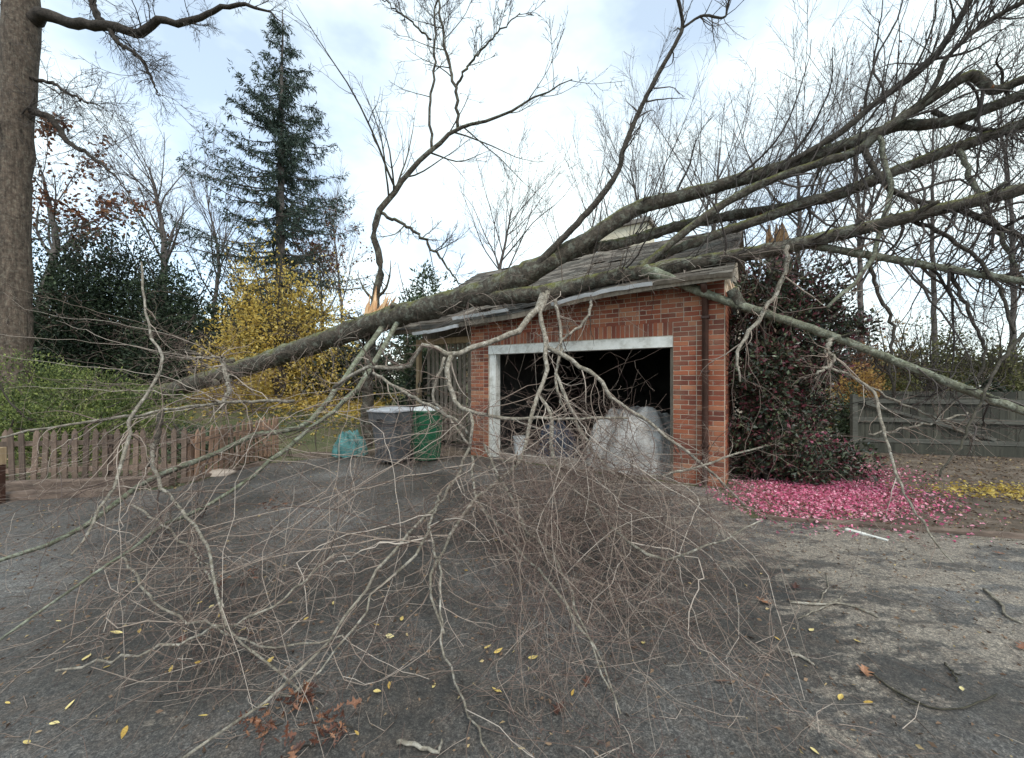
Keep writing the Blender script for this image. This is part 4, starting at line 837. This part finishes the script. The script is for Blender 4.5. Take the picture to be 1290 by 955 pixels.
# far wood edge, one mass
fw = []
for i in range(150):
    x = rng.uniform(-75, 75); y = 46+rng.uniform(0, 14); h = rng.uniform(2.5, 6.5); nn = 170
    p_ = nrm(rng.normal(size=(nn, 3)))*np.array([rng.uniform(1.5, 3), 1.5, h/2])*rng.uniform(0.6, 1, (nn, 1))+np.array([x, y, float(height(x, y))+h/2])
    fw.append(p_)
fw = np.concatenate(fw); M['far_leaf'] = tint_mat('far_hedge_leaf', [(0, (0.06, 0.055, 0.045)), (0.6, (0.12, 0.11, 0.08)), (1, (0.20, 0.15, 0.09))], 0.9)
leaf_obj('far_thicket', [(fw, rng.normal(size=fw.shape), rng.uniform(0.5, 1.1, len(fw)), 0.6)], M['far_leaf'], kind='stuff', label='distant brown thicket along the horizon', cat='thicket')

# ------------------------------------------------------------------ fences, gate, edging
def picket_fence(label, A, B, n, h, mat):
    A = np.array(A); B = np.array(B); Lf = np.linalg.norm(B-A); az = math.atan2(B[1]-A[1], B[0]-A[0])
    rt = empty('picket_fence', (A[0], A[1], 0), label, 'fence', rz=az)
    for z in (0.2, h-0.2): MB().box((0, 0.022, z), (Lf, 0.055, z+0.07)).build('rail', mat, rt)
    for k in range(int(Lf/1.7)+1):
        x = min(k*1.7+0.05, Lf-0.05); MB().box((x-0.045, 0.057, 0), (x+0.045, 0.14, h-0.06)).build('post', mat, rt)
    pm = MB(); w_ = 0.034
    pm.add([(-w_, 0, 0), (w_, 0, 0), (w_, 0, h-0.07), (0, 0, h), (-w_, 0, h-0.07), (-w_, .02, 0), (w_, .02, 0), (w_, .02, h-0.07), (0, .02, h), (-w_, .02, h-0.07)],
           [(0, 1, 2, 4), (5, 9, 7, 6), (0, 5, 6, 1), (1, 6, 7, 2), (2, 7, 8, 3), (3, 8, 9, 4), (4, 9, 5, 0)], [(2, 3, 4), (7, 9, 8)])
    me = pm.mesh('picket'); me.materials.append(mat)
    for k in range(n):
        o = link('picket', me, None, rt, loc=(Lf*(k+0.5)/n, 0, 0.05+rng.normal(0, 0.018))); o.rotation_euler = (rng.normal(0, 0.02), rng.normal(0, 0.022), 0)
M['picket'] = noise_mat('grey_brown_pickets', [(0.3, (0.08, 0.06, 0.048)), (0.7, (0.22, 0.16, 0.125))], 5, 0.9, 0.4, 0.005, stretch=(3, 3, 0.5), vary=True)
M['picket_red'] = noise_mat('reddish_pickets', [(0.3, (0.16, 0.10, 0.07)), (0.7, (0.40, 0.26, 0.18))], 5, 0.9, 0.4, 0.005, stretch=(3, 3, 0.5), vary=True)
picket_fence('weathered picket fence running along the left edge of the driveway', (-9.6, 5.55), (-5.06, 6.2), 34, 0.80, M['picket'])
picket_fence('short reddish picket fence running away from the driveway', (-5.0, 6.24), (-4.86, 8.3), 17, 0.78, M['picket_red'])
ep = MB().box((-0.035, -0.05, 0), (0.035, 0.05, 0.5)); MB_end = empty('end_post', (-6.58, 5.08, 0), 'dark post with pale cap at the left picture edge', 'post')
ep.build('shaft', M['downspout'], MB_end); MB().box((-0.04, -0.055, 0.501), (0.04, 0.055, 0.72)).build('cap', M['tan_wood'], MB_end)
M['timber'] = noise_mat('rotting_timber', [(0.3, (0.075, 0.055, 0.045)), (0.7, (0.19, 0.14, 0.11))], 5, 0.95, 0.6, 0.01, stretch=(1, 3, 3))
def timber(label, A, B, hgt, wd, mat='timber'):
    A = np.array(A); B = np.array(B); az = math.atan2(B[1]-A[1], B[0]-A[0]); Lf = np.linalg.norm(B-A)
    g = MB(); n = 12
    for i in range(n):
        pass
    s = np.linspace(0, Lf, n); sec = [(-wd/2, 0), (wd/2, 0), (wd/2, hgt*0.85), (wd*0.3, hgt), (-wd*0.3, hgt), (-wd/2, hgt*0.85)]
    V = [(x, y+rng.normal(0, 0.006), max(0, z+(rng.normal(0, 0.006) if z else 0))) for x in s for y, z in sec]
    Q = [(i*6+j, i*6+6+j, i*6+6+(j+1) % 6, i*6+(j+1) % 6) for i in range(n-1) for j in range(6)]
    g.add(V, Q, [(0, 1, 2), (0, 2, 3), (0, 3, 4), (0, 4, 5)]); e = (n-1)*6; g.T.append(np.array([(e, e+2, e+1), (e, e+3, e+2), (e, e+4, e+3), (e, e+5, e+4)])); g.tt.append(np.zeros(4))
    return g.build('edging_timber', M[mat], None, label=label, cat='timber', loc=(A[0], A[1], 0.005), rz=az)
timber('brown edging timber below the long picket fence', (-9.4, 5.25), (-5.1, 5.95), 0.15, 0.14)
timber('second low edging timber nearer the driveway', (-7.4, 5.12), (-5.3, 5.5), 0.10, 0.12)
timber('thin pale kerb timber along the right driveway edge', (2.9, 4.52), (5.2, 3.95), 0.04, 0.05)
timber('long weathered kerb strip at the right picture edge', (5.22, 3.94), (9, 3.27), 0.05, 0.07)
timber('mossy edging timber under the reddish fence', (-5.1, 6.08), (-4.62, 7.5), 0.06, 0.09)
M['stone'] = noise_mat('pale_stone', [(0.3, (0.30, 0.24, 0.19)), (0.7, (0.50, 0.42, 0.35))], 4, 0.9, 0.4, 0.01)
def lump_obj(name, label, cat, loc, rx, ry, rz, mat, seed, amp=0.12, n=16):
    rg = np.random.default_rng(seed); u = np.linspace(0, 2*PI, n, endpoint=False); v = np.linspace(0, PI/2, 6)[1:]
    V = [(0, 0, rz)]; 
    for b_ in v:
        for a in u:
            k = 1+rg.normal(0, amp); V.append((rx*math.sin(b_)**0.6*math.cos(a)*k, ry*math.sin(b_)**0.6*math.sin(a)*k, rz*max(math.cos(b_), 0)**0.7))
    T = [(0, 1+i, 1+(i+1) % n) for i in range(n)]; Q = [(1+k*n+i, 1+(k+1)*n+i, 1+(k+1)*n+(i+1) % n, 1+k*n+(i+1) % n) for k in range(4) for i in range(n)]
    g = MB(); g.add(V, Q, T); return g.build(name, mat, None, smooth=True, label=label, cat=cat, loc=loc)
lump_obj('stepping_stone', 'flat pale stone at the foot of the reddish fence', 'stone', (*Gp(272, 598)[:2], 0.005), 0.32, 0.16, 0.08, M['stone'], 3, 0.06)

# gate
M['gate'] = noise_mat('dark_green_boards', [(0.3, (0.028, 0.030, 0.024)), (0.7, (0.075, 0.075, 0.06))], 4, 0.85, 0.4, 0.005, stretch=(4, 4, 0.4), vary=True)
M['gate_rail'] = noise_mat('weathered_gate_rail', [(0.3, (0.05, 0.05, 0.043)), (0.7, (0.13, 0.128, 0.108))], 4, 0.85, 0.4, 0.005, stretch=(0.6, 4, 4))
GA = Gp(1080, 570); GB = Gp(1300, 578); az = math.atan2(GB[1]-GA[1], GB[0]-GA[0]); LG_ = 5.2
gate = empty('wooden_gate', (GA[0], GA[1], 0.0), 'long weathered dark wooden gate at the right, boards behind three rails', 'gate', rz=az)
for k in range(38):
    x = 0.03+k*0.137; MB().box((x, 0.04+rng.uniform(0, 0.008), 0.14), (x+0.13, 0.062+rng.uniform(0, .004), 1.20+rng.normal(0, 0.006))).build('board', M['gate'], gate)
for z, hh in ((1.08, 0.09), (0.68, 0.09), (0.24, 0.09)): MB().box((0.0, 0.0, z), (LG_, 0.038, z+hh)).build('rail', M['gate_rail'], gate)
MB().box((0.002, 0.005, 0.02), (LG_, 0.036, 0.225)).build('kickboard', M['gate'], gate)
MB().box((-0.10, -0.03, 0), (-0.005, 0.075, 1.26)).build('post', M['gate_rail'], gate)
MB().prism((0.15, -0.012, 1.08), (2.4, -0.012, 0.36), 0.06, up=(0, 1, 0), th=0.022).build('brace', M['gate_rail'], gate)
bf = empty('board_fence', (*Wp(1110, 470, 10.6)[:2], 0), 'grey board fence seen above the gate', 'fence', rz=az)
for k in range(26): MB().box((k*0.262, 0, 0.05), (k*0.262+0.25, 0.03+rng.uniform(0, 0.01), 1.28+rng.normal(0, 0.01))).build('board', M['gate'], bf)
for z in (0.3, 1.0): MB().box((0, 0.045, z), (6.8, 0.085, z+0.09)).build('rail', M['old_wood'], bf)
# far white house
hw = empty('white_house', (*Wp(1212, 470, 34)[:2], 0), 'small white house far behind the gate', 'house')
MB().box((-1.6, -1, 0), (1.6, 2.5, 2.0)).build('wall', M['white_paint'], hw)
g = MB(); g.add([(-1.8, -1.2, 2.0), (1.8, -1.2, 2.0), (1.8, 2.7, 2.0), (-1.8, 2.7, 2.0), (-1.8, .75, 3.0), (1.8, .75, 3.0)], [(0, 1, 5, 4), (2, 3, 4, 5), (0, 3, 2, 1)], [(0, 4, 3), (1, 2, 5)]); g.build('roof', M['shingle'], hw)
for x in (-0.8, 0.8):
    wd_ = MB().box((x-0.35, -1.03, 0.9), (x+0.35, -1.002, 1.7)).build('window', M['white_paint'], hw); MB().box((x-0.28, -1.045, 0.97), (x+0.28, -1.031, 1.63)).build('pane', M['interior'], wd_)

# ------------------------------------------------------------------ bins, tarps, things in the doorway
def rrect(hx, hy, r, n=4):
    out = []
    for cx, cy, a0 in ((hx-r, hy-r, 0), (-hx+r, hy-r, PI/2), (-hx+r, -hy+r, PI), (hx-r, -hy+r, 1.5*PI)):
        for k in range(n+1): a = a0+k*PI/2/n; out.append((cx+r*math.cos(a), cy+r*math.sin(a)))
    return out
def loft(mb, rings):
    n = len(rings[0]); V = [p for r in rings for p in r]
    Q = [(i*n+j, i*n+(j+1) % n, (i+1)*n+(j+1) % n, (i+1)*n+j) for i in range(len(rings)-1) for j in range(n)]
    c = len(V); V += [tuple(np.mean(rings[0], axis=0)), tuple(np.mean(rings[-1], axis=0))]
    T = [(c, (j+1) % n, j) for j in range(n)]+[(c+1, (len(rings)-1)*n+j, (len(rings)-1)*n+(j+1) % n) for j in range(n)]
    mb.add(V, Q, T); return mb
def ring(hx, hy, r, z, dy=0): return [(x, y+dy, z) for x, y in rrect(hx, hy, r)]
M['bin_grey'] = noise_mat('grey_plastic', [(0.3, (0.075, 0.077, 0.08)), (0.7, (0.12, 0.122, 0.128))], 4, 0.5, 0.1, 0.003)
M['bin_green'] = noise_mat('green_plastic', [(0.3, (0.006, 0.055, 0.026)), (0.7, (0.012, 0.095, 0.045))], 4, 0.4, 0.1, 0.003)
M['lid_pale'] = noise_mat('pale_grey_lid', [(0.3, (0.30, 0.31, 0.33)), (0.7, (0.5, 0.51, 0.53))], 6, 0.35, 0.1, 0.003)
M['rubber'] = noise_mat('black_rubber', [(0.3, (0.012, 0.012, 0.012)), (0.7, (0.03, 0.03, 0.03))], 8, 0.8, 0)
M['lid_white'] = noise_mat('wet_white_lid', [(0.3, (0.5, 0.52, 0.52)), (0.7, (0.7, 0.72, 0.72))], 6, 0.3, 0.1, 0.003)
gb = empty('rubbish_bin', (*Gp(495, 583)[:2], 0.005), 'tall grey plastic wheeled bin standing left of the green one', 'bin', rz=-0.38); gb.scale = (0.86, 0.86, 1)
loft(MB(), [ring(0.25, 0.27, 0.06, 0.06), ring(0.30, 0.34, 0.07, 0.62), ring(0.315, 0.36, 0.07, 0.76)]).build('body', M['bin_grey'], gb, smooth=False)
loft(MB(), [ring(0.325, 0.375, 0.06, 0.755), ring(0.355, 0.40, 0.06, 0.80), ring(0.365, 0.415, 0.06, 0.985)]).build('rim', M['bin_grey'], gb)
loft(MB(), [ring(0.385, 0.44, 0.07, 0.986), ring(0.385, 0.44, 0.07, 1.01), ring(0.34, 0.39, 0.09, 1.04), ring(0.2, 0.25, 0.1, 1.055)]).build('lid', M['lid_pale'], gb)
MB().box((-0.09, -0.425, 0.80), (0.09, -0.408, 0.86)).build('grip_slot', M['rubber'], gb)
MB().tube([(-0.3, 0.48, 0.95), (0.3, 0.48, 0.95)], [0.018]*2, 8).tube([(-0.3, 0.40, 0.94), (-0.3, 0.48, 0.95)], [.018]*2, 6).tube([(0.3, 0.40, 0.94), (0.3, 0.48, 0.95)], [.018]*2, 6).build('handle', M['bin_grey'], gb, smooth=True)
for k in range(5): MB().box((-0.2+k*0.09, -0.335, 0.12), (-0.18+k*0.09, -0.28, 0.6)).build('rib', M['bin_grey'], gb)
for s in (-1, 1): MB().tube([(s*0.27, 0.28, 0.125), (s*0.33, 0.28, 0.125)], [0.125, 0.125], 18).build('wheel', M['rubber'], gb)
gn = empty('rubbish_bin', (*Gp(537, 579)[:2], 0.005), 'dark green ribbed bin with white lid behind the grey one', 'bin', rz=-0.2)
rr_ = []
nseg = 48
def rib_ring(r, z): return [((r+0.012*(k % 4 < 2))*math.cos(2*PI*k/nseg), (r+0.012*(k % 4 < 2))*math.sin(2*PI*k/nseg), z) for k in range(nseg)]
loft(MB(), [rib_ring(0.27, 0.03), rib_ring(0.285, 0.3), rib_ring(0.305, 0.7), rib_ring(0.32, 0.93)]).build('body', M['bin_green'], gn)
def circ(r, z): return [(r*math.cos(2*PI*k/32), r*math.sin(2*PI*k/32), z) for k in range(32)]
loft(MB(), [circ(0.335, 0.931), circ(0.345, 0.96), circ(0.33, 0.985)]).build('rim', M['bin_green'], gn)
loft(MB(), [circ(0.31, 0.986), circ(0.30, 1.02), circ(0.15, 1.05)]).build('lid', M['lid_white'], gn)
for s in (-1, 1): MB().tube([(s*0.34, -0.06, 0.8), (s*0.39, -0.05, 0.83), (s*0.39, 0.05, 0.83), (s*0.34, 0.06, 0.8)], [0.012]*4, 6).build('handle', M['bin_green'], gn, smooth=True)

def crumple(name, label, cat, loc, rx, ry, h, mat, seed, amp=0.10, n=46, rz=0.0, flat=0.0):
    rg = np.random.default_rng(seed); g1 = np.linspace(-1, 1, n); Xc, Yc = np.meshgrid(g1, g1, indexing='ij')
    rr = np.maximum(np.abs(Xc), np.abs(Yc))/np.maximum(np.hypot(Xc, Yc), 1e-6); Xd, Yd = Xc*rr, Yc*rr
    # square -> disc
    Xd = Xc*np.sqrt(1-Yc**2/2); Yd = Yc*np.sqrt(1-Xc**2/2); r = np.hypot(Xd, Yd)
    Zb = h*np.clip(1-r**2.4, 0, 1)**0.6
    nz_ = np.zeros_like(Xd)
    for k in range(16):
        a = rg.uniform(0, PI); f = rg.uniform(2, 11); nz_ += (np.abs(np.sin(f*(Xd*math.cos(a)+Yd*math.sin(a))+rg.uniform(0, 6)+0.6*np.sin(3*Xd+k)))-0.6)/(0.6+f/4)
    Zf = np.maximum(Zb+amp*nz_*np.clip(1.25-r, 0, 1), 0.006*(1-r))
    V = np.stack([Xd*rx*(1+0.06*nz_), Yd*ry*(1+0.06*nz_), Zf], -1).reshape(-1, 3)
    ii, jj = np.meshgrid(np.arange(n-1), np.arange(n-1), indexing='ij'); a = (ii*n+jj).ravel()
    return link(name, make_mesh(name, V, [np.stack([a, a+n, a+n+1, a+1], -1)], False), mat, None, label=label, cat=cat, loc=loc, rz=rz)
M['teal'] = noise_mat('teal_tarp', [(0.3, (0.02, 0.10, 0.10)), (0.7, (0.10, 0.27, 0.26))], 6, 0.35, 0.2, 0.01)
M['grey_tarp'] = noise_mat('pale_grey_sheeting', [(0.3, (0.20, 0.19, 0.175)), (0.7, (0.46, 0.45, 0.43))], 5, 0.5, 0.4, 0.02)
M['navy'] = noise_mat('navy_plastic', [(0.3, (0.012, 0.017, 0.028)), (0.7, (0.035, 0.05, 0.08))], 6, 0.3, 0.3, 0.02)
p = Gp(441, 574); crumple('teal_tarp', 'crumpled teal tarpaulin on the soil left of the grey bin', 'tarp', (p[0], p[1], 0.012), 0.36, 0.30, 0.44, M['teal'], 4, 0.10)
p = G2W(2.72, 0.75, 0.033); crumple('grey_sheeting', 'crumpled pale grey sheeting heaped inside the right of the doorway', 'tarp', p, 0.92, 0.8, 1.0, M['grey_tarp'], 9, 0.13, 80, GRZ)
p = G2W(1.15, 0.8, 0.033); crumple('dark_bag', 'dark navy bag slumped inside the doorway', 'bag', p, 0.42, 0.36, 0.62, M['navy'], 15, 0.10, 40, GRZ)
p = G2W(0.42, 0.55, 0.033); bk = empty('white_bucket', p, 'white plastic bucket by the left door frame', 'bucket')
loft(MB(), [circ(0.12, 0), circ(0.145, 0.34), circ(0.155, 0.36), circ(0.15, 0.37)]).build('body', M['lid_white'], bk, smooth=False)
MB().tube([(-0.155, 0, 0.34), (-0.1, -0.12, 0.27), (0.1, -0.12, 0.27), (0.155, 0, 0.34)], [0.004]*4, 5).build('handle', M['rubber'], bk)

# ------------------------------------------------------------------ ground litter
# pink petals
n_ = 15000
a = rng.normal(0, 1, (n_, 2)); ctr = np.array([[4.55, 5.65], [3.85, 5.1], [5.5, 7.0]])[rng.choice(3, n_, p=[0.45, 0.3, 0.25])]
C = ctr+a*np.array([0.62, 0.42]); ok = (C[:, 0]*0.535*-1+0 < 99)
uv = (C-GO)@np.array([[0.844, 0.535], [-0.535, 0.844]]); ok = ~((uv[:, 0] < UR+0.05) & (uv[:, 1] > -0.02)) & (C[:, 0] > 2.7); C = C[ok]
C3 = np.column_stack([C, rng.uniform(0.008, 0.03, len(C))]); D = rng.normal(size=C3.shape)*np.array([1, 1, 0.45])
leaf_obj('pink_petals', [(C3, D, 0.014+0.038*rng.random(len(C))**1.5, 0.75)], M['pink'], kind='stuff', label='carpet of bright pink fallen petals below the camellia', cat='petals')
# yellow leaf carpet on the bank
n_ = 6500; C = np.column_stack([rng.uniform(-9.8, -4.2, n_), rng.normal(13.2, 1.1, n_)]); C3 = np.column_stack([C, height(C[:, 0], C[:, 1])+rng.uniform(0.02, 0.06, n_)])
leaf_obj('yellow_leaf_carpet', [(C3, rng.normal(size=C3.shape)*np.array([1, 1, .3]), rng.uniform(0.09, 0.16, n_), 0.6)], M['yellow'], kind='stuff', label='carpet of yellow fallen leaves on the lawn below the yellow shrub', cat='leaves')
n_ = 900; C = np.column_stack([rng.normal(7.0, 0.6, n_), rng.normal(5.6, 0.22, n_)]); C3 = np.column_stack([C, rng.uniform(0.008, 0.03, n_)])
leaf_obj('yellow_leaf_patch', [(C3, rng.normal(size=C3.shape)*np.array([1, 1, .2]), rng.uniform(0.03, 0.06, n_), 0.6)], M['yellow'], kind='stuff', label='patch of small yellow leaves at the right edge before the gate', cat='leaves')
# brown litter and broken twig ends all over the driveway
M['litter'] = tint_mat('brown_litter', [(0, (0.05, 0.03, 0.02)), (0.5, (0.14, 0.09, 0.06)), (0.85, (0.24, 0.16, 0.10)), (1, (0.42, 0.33, 0.16))], 0.85)
n_ = 22000; px_ = rng.uniform(-250, 1500, n_); Y_ = 1.3+rng.power(1.6, n_)*7.0
C3 = np.column_stack([(px_-645)/500*Y_, Y_, rng.uniform(0.007, 0.014, n_)])
uv = (C3[:, :2]-GO)@np.array([[0.844, 0.535], [-0.535, 0.844]]); C3 = C3[~((uv[:, 0] > -0.6) & (uv[:, 1] > -0.03) & (uv[:, 0] < UR+.1))]
leaf_obj('leaf_litter', [(C3, rng.normal(size=C3.shape)*np.array([1, 1, .08]), 0.007+0.03*rng.random(len(C3))**2.2, 0.5)], M['litter'], kind='stuff', label='fine brown leaf and twig crumbs on the driveway', cat='litter')
n_ = 5000; C3 = np.column_stack([rng.uniform(2.8, 10, n_), rng.uniform(3.6, 8.4, n_), rng.uniform(0.007, 0.02, n_)]); uv = (C3[:, :2]-GO)@np.array([[0.844, 0.535], [-0.535, 0.844]])
C3 = C3[~((uv[:, 0] < UR+.05) & (uv[:, 1] > -0.03))]; C3 = C3[C3[:, 1] > 4.62-(C3[:, 0]-2.75)*0.245]
leaf_obj('bed_litter', [(C3, rng.normal(size=C3.shape)*np.array([1, 1, .15]), rng.uniform(0.02, 0.06, len(C3)), 0.55)], M['litter'], kind='stuff', label='brown leaf litter on the soil before the gate', cat='litter')
n_ = 4200; C3 = np.column_stack([rng.uniform(-11, -4.9, n_), rng.uniform(5.2, 9.5, n_)]); C3 = C3[C3[:, 1] > 5.1+(C3[:, 0]+9.5)*0.15]; C3 = np.column_stack([C3, height(C3[:, 0], C3[:, 1])+rng.uniform(0.01, 0.03, len(C3))])
leaf_obj('border_litter', [(C3, rng.normal(size=C3.shape)*np.array([1, 1, .2]), rng.uniform(0.03, 0.08, len(C3)), 0.55)], M['litter'], kind='stuff', label='brown leaf litter in the border behind the fence', cat='litter')
gt = np.column_stack([rng.uniform(-3.6, 3.2, 500), rng.uniform(1.5, 6.0, 500), rng.uniform(0.01, 0.02, 500)])[:, None, :]
dd = rng.normal(size=(500, 3))*np.array([1, 1, 0.03]); ll = rng.uniform(0.06, 0.3, (500, 1)); sg = np.concatenate([gt, gt+(nrm(dd)*ll*0.5)[:, None]+rng.normal(0, .025, (500, 1, 3))*np.array([1, 1, 0]), gt+(nrm(dd)*ll)[:, None]], axis=1); sg[:, :, 2] = np.maximum(sg[:, :, 2], 0.008)
link('twig_debris', tubes_mesh('twig_debris', [(sg, np.tile([0.0022, 0.0018, 0.0008], (500, 1)), 3)]), M['twig'], kind='stuff', label='short broken twig ends scattered on the asphalt', cat='twigs')

# separate sticks on the driveway
def stick(label, paths, d, mat='bark_pale'):
    b_ = Gp(*paths[0][0]); rt = empty('fallen_stick', (b_[0], b_[1], 0.006), label, 'stick')
    for i, pth in enumerate(paths):
        P = np.array([Gp(x, y) for x, y in pth])-np.array([b_[0], b_[1], 0]); r = np.linspace(d, d*0.55, len(P))*(1 if i == 0 else 0.55)
        Q, R = smooth_path(P, 14, 0.004, r); Q[:, 2] = R*0.9+np.abs(rng.normal(0, 0.003, 14)); MB().tube(Q, R, 7).build('stem' if i == 0 else 'side_twig', M[mat], rt, smooth=True)
stick('pale forked lichen stick lying alone right of the brushwood', [[(995, 761), (1030, 764), (1060, 763), (1085, 770), (1107, 780)], [(1030, 764), (1042, 742), (1040, 722)], [(1045, 764), (1020, 775), (1005, 781)], [(1048, 763), (1062, 752)]], 0.010)
stick('long curved dark stick lying near the lower right corner', [[(1090, 845), (1130, 875), (1165, 892), (1200, 897), (1235, 886), (1258, 878)], [(1165, 892), (1140, 885), (1120, 868)]], 0.0055, 'bark_dark')
stick('grey bent stick at the right edge of the driveway', [[(1240, 745), (1258, 762), (1268, 778), (1288, 788)]], 0.011, 'bark_pale')
stick('short grey bark chip stick on the asphalt', [[(995, 827), (1010, 830), (1028, 842)]], 0.010, 'bark_pale')
stick('thin straight pale stem lying along the driveway edge', [[(1060, 668), (1120, 672), (1200, 678), (1290, 682)]], 0.004, 'bark_pale')
stick('short dark twig near the right foreground', [[(1190, 838), (1200, 850), (1206, 862)], [(1200, 850), (1212, 853)]], 0.005, 'bark_dark')
stick('pale stick poking in at the bottom edge', [[(500, 940), (530, 945), (552, 952), (558, 936)]], 0.010, 'bark_pale')
sc_ = MB(); A = Gp(1066, 668); B = Gp(1120, 683); sc_.prism((A[0], A[1], 0.0125), (B[0]*.45+A[0]*.55, B[1]*.45+A[1]*.55, 0.0125), 0.06, th=0.014).prism((B[0]*.451+A[0]*.549, B[1]*.451+A[1]*.549, 0.0125), (B[0], B[1]+.012, 0.0125), 0.036, th=0.012)
sc_.build('board_scrap', M['white_paint'], None, label='narrow white painted board scrap lying on the asphalt', cat='board')

# individual leaves
def leaf_mesh(nm, lobed, seed):
    rg = np.random.default_rng(seed); n = 12; s = np.linspace(0, 1, n)
    wd = np.sin(PI*s**0.8)*0.27*(1+(0.45*np.sign(np.sin(s*PI*7)) if lobed else 0)); wd[0] = wd[-1] = 0.01
    cu = rg.uniform(0.15, 0.4) if lobed else rg.uniform(0.03, 0.10); mid = np.stack([s, 0.06*np.sin(3*s+seed), cu*(s-0.5)**2+0.02], -1)
    L_ = mid+np.stack([0*s, wd, cu*wd*1.2], -1); R_ = mid-np.stack([0*s, wd, -cu*wd*rg.uniform(0.4, 1.6)], -1)
    V = np.vstack([mid, L_, R_]); Q = [(i, i+1, n+i+1, n+i) for i in range(n-1)]+[(i, 2*n+i, 2*n+i+1, i+1) for i in range(n-1)]
    return make_mesh(nm, V, [np.array(Q)], False)
def obj_rand_mat(name, stops, rough=0.6):
    m, t, b = mat_base(name); oi = t.nodes.new('ShaderNodeObjectInfo'); r = ramp(t, stops); t.links.new(oi.outputs['Random'], r.inputs[0])
    n = noise_n(t, 9, 4); r2 = ramp(t, [(0.35, (0.6, 0.55, 0.5)), (0.6, (1.1, 1.1, 1.1))]); t.links.new(n.outputs['Fac'], r2.inputs[0])
    t.links.new(mixc(t, 1, r.outputs[0], r2.outputs[0], 'MULTIPLY'), b.inputs['Base Color']); b.inputs['Roughness'].default_value = rough; return m
M['leaf_y'] = obj_rand_mat('pale_yellow_leaf', [(0, (0.42, 0.26, 0.05)), (0.5, (0.60, 0.45, 0.13)), (1, (0.68, 0.60, 0.30))])
M['leaf_r'] = obj_rand_mat('russet_leaf', [(0, (0.05, 0.018, 0.012)), (0.5, (0.13, 0.048, 0.025)), (1, (0.30, 0.15, 0.08))])
ym = [leaf_mesh('yellow_leaf', False, s) for s in range(4)]; om = [leaf_mesh('oak_leaf', True, s) for s in range(5)]
for q in ym: q.materials.append(M['leaf_y'])
for q in om: q.materials.append(M['leaf_r'])
ypx = [(70, 785), (155, 800), (176, 795), (255, 760), (263, 768), (276, 780), (245, 838), (262, 905), (62, 915), (6, 888), (105, 835), (340, 890), (30, 937), (505, 785), (478, 790), (486, 803), (645, 740), (665, 775), (610, 820), (622, 826), (632, 876), (470, 875), (545, 870), (665, 832), (810, 815), (975, 805), (1060, 878), (1075, 808), (1020, 798), (1020, 945), (490, 862), (452, 930), (720, 880), (1284, 815), (130, 845), (160, 918), (300, 800), (215, 850), (388, 780), (420, 760), (585, 720), (1100, 888), (1210, 868), (345, 830), (95, 885)]
for q, (px, py) in enumerate(ypx):
    p = Gp(px, py); o = link('yellow_leaf', ym[q % 4], None, None, 'single small pale yellow leaf lying flat on the asphalt', 'leaf', 'single yellow leaves on the driveway', None, (p[0], p[1], 0.007), rng.uniform(0, 6.3))
    s = rng.uniform(0.03, 0.072); o.scale = (s, s*rng.uniform(0.5, 1), s*rng.uniform(1, 3)); o.rotation_euler = (rng.normal(0, 0.25), rng.normal(0, 0.15), rng.uniform(0, 6.3)); o.location.z = 0.012
for q, (px, py) in enumerate([(972, 765), (950, 808), (902, 862), (740, 855), (1000, 745), (268, 742), (225, 808), (456, 884), (1283, 820), (1090, 845), (1265, 700), (700, 905)]):
    p = Gp(px, py); s = rng.uniform(0.07, 0.11)
    o = link('oak_leaf', om[q % 5], None, None, 'single curled russet brown oak leaf on the asphalt', 'leaf', 'single russet leaves on the driveway', None, (p[0], p[1], 0.012)); o.scale = (s, s, s); o.rotation_euler = (rng.normal(0, 0.3), rng.normal(0, 0.2), rng.uniform(0, 6.3))
def cluster(label, px, py, n, rad, seed, up=0.07):
    b_ = Gp(px, py); rt = empty('oak_leaf_cluster', (b_[0], b_[1], 0.006), label, 'leaf cluster')
    P, R = smooth_path([(0, 0, 0.01), (rad*.5, rad*.3, 0.03), (rad, rad*.7, 0.012)], 8, 0.004, [0.005, .004, .003]); MB().tube(P, R, 6).build('stem', M['bark_dark'], rt, smooth=True)
    for k in range(n):
        a = rng.uniform(0, 6.3); r_ = rad*math.sqrt(rng.random()); o = link('leaf', om[k % 5], None, rt, loc=(r_*math.cos(a), r_*math.sin(a)*0.8, 0.02+rng.uniform(0, up)))
        s = rng.uniform(0.032, 0.062); o.scale = (s, s*rng.uniform(0.5, 1), s*1.6); o.rotation_euler = (rng.normal(0, 0.9), rng.normal(0, 0.5), rng.uniform(0, 6.3))
cluster('upper cluster of crisp russet oak leaves in the lower left foreground', 378, 890, 34, 0.09, 1)
cluster('dark russet oak leaf cluster leftmost in the foreground', 325, 930, 26, 0.08, 2)
cluster('largest russet oak leaf cluster at the bottom edge', 412, 935, 36, 0.09, 3)
cluster('russet leaf cluster cut by the bottom picture edge', 368, 958, 12, 0.07, 4)
cluster('brown leaf clump caught under twigs left of centre', 345, 640, 22, 0.22, 5)
cluster('brown leaf clump on the asphalt below the rubbish bins', 300, 735, 16, 0.16, 6)
# short grass on the bank
n_ = 9000; C = np.column_stack([rng.uniform(-14, -3.2, n_), rng.uniform(9.5, 15, n_)]); C3 = np.column_stack([C, height(C[:, 0], C[:, 1])])
leaf_obj('grass', [(C3, np.column_stack([rng.normal(0, .4, (n_, 2)), np.ones(n_)]), rng.uniform(0.05, 0.11, n_), 0.18)], M['juniper'], kind='stuff', label='short green grass on the bank behind the fence', cat='grass')
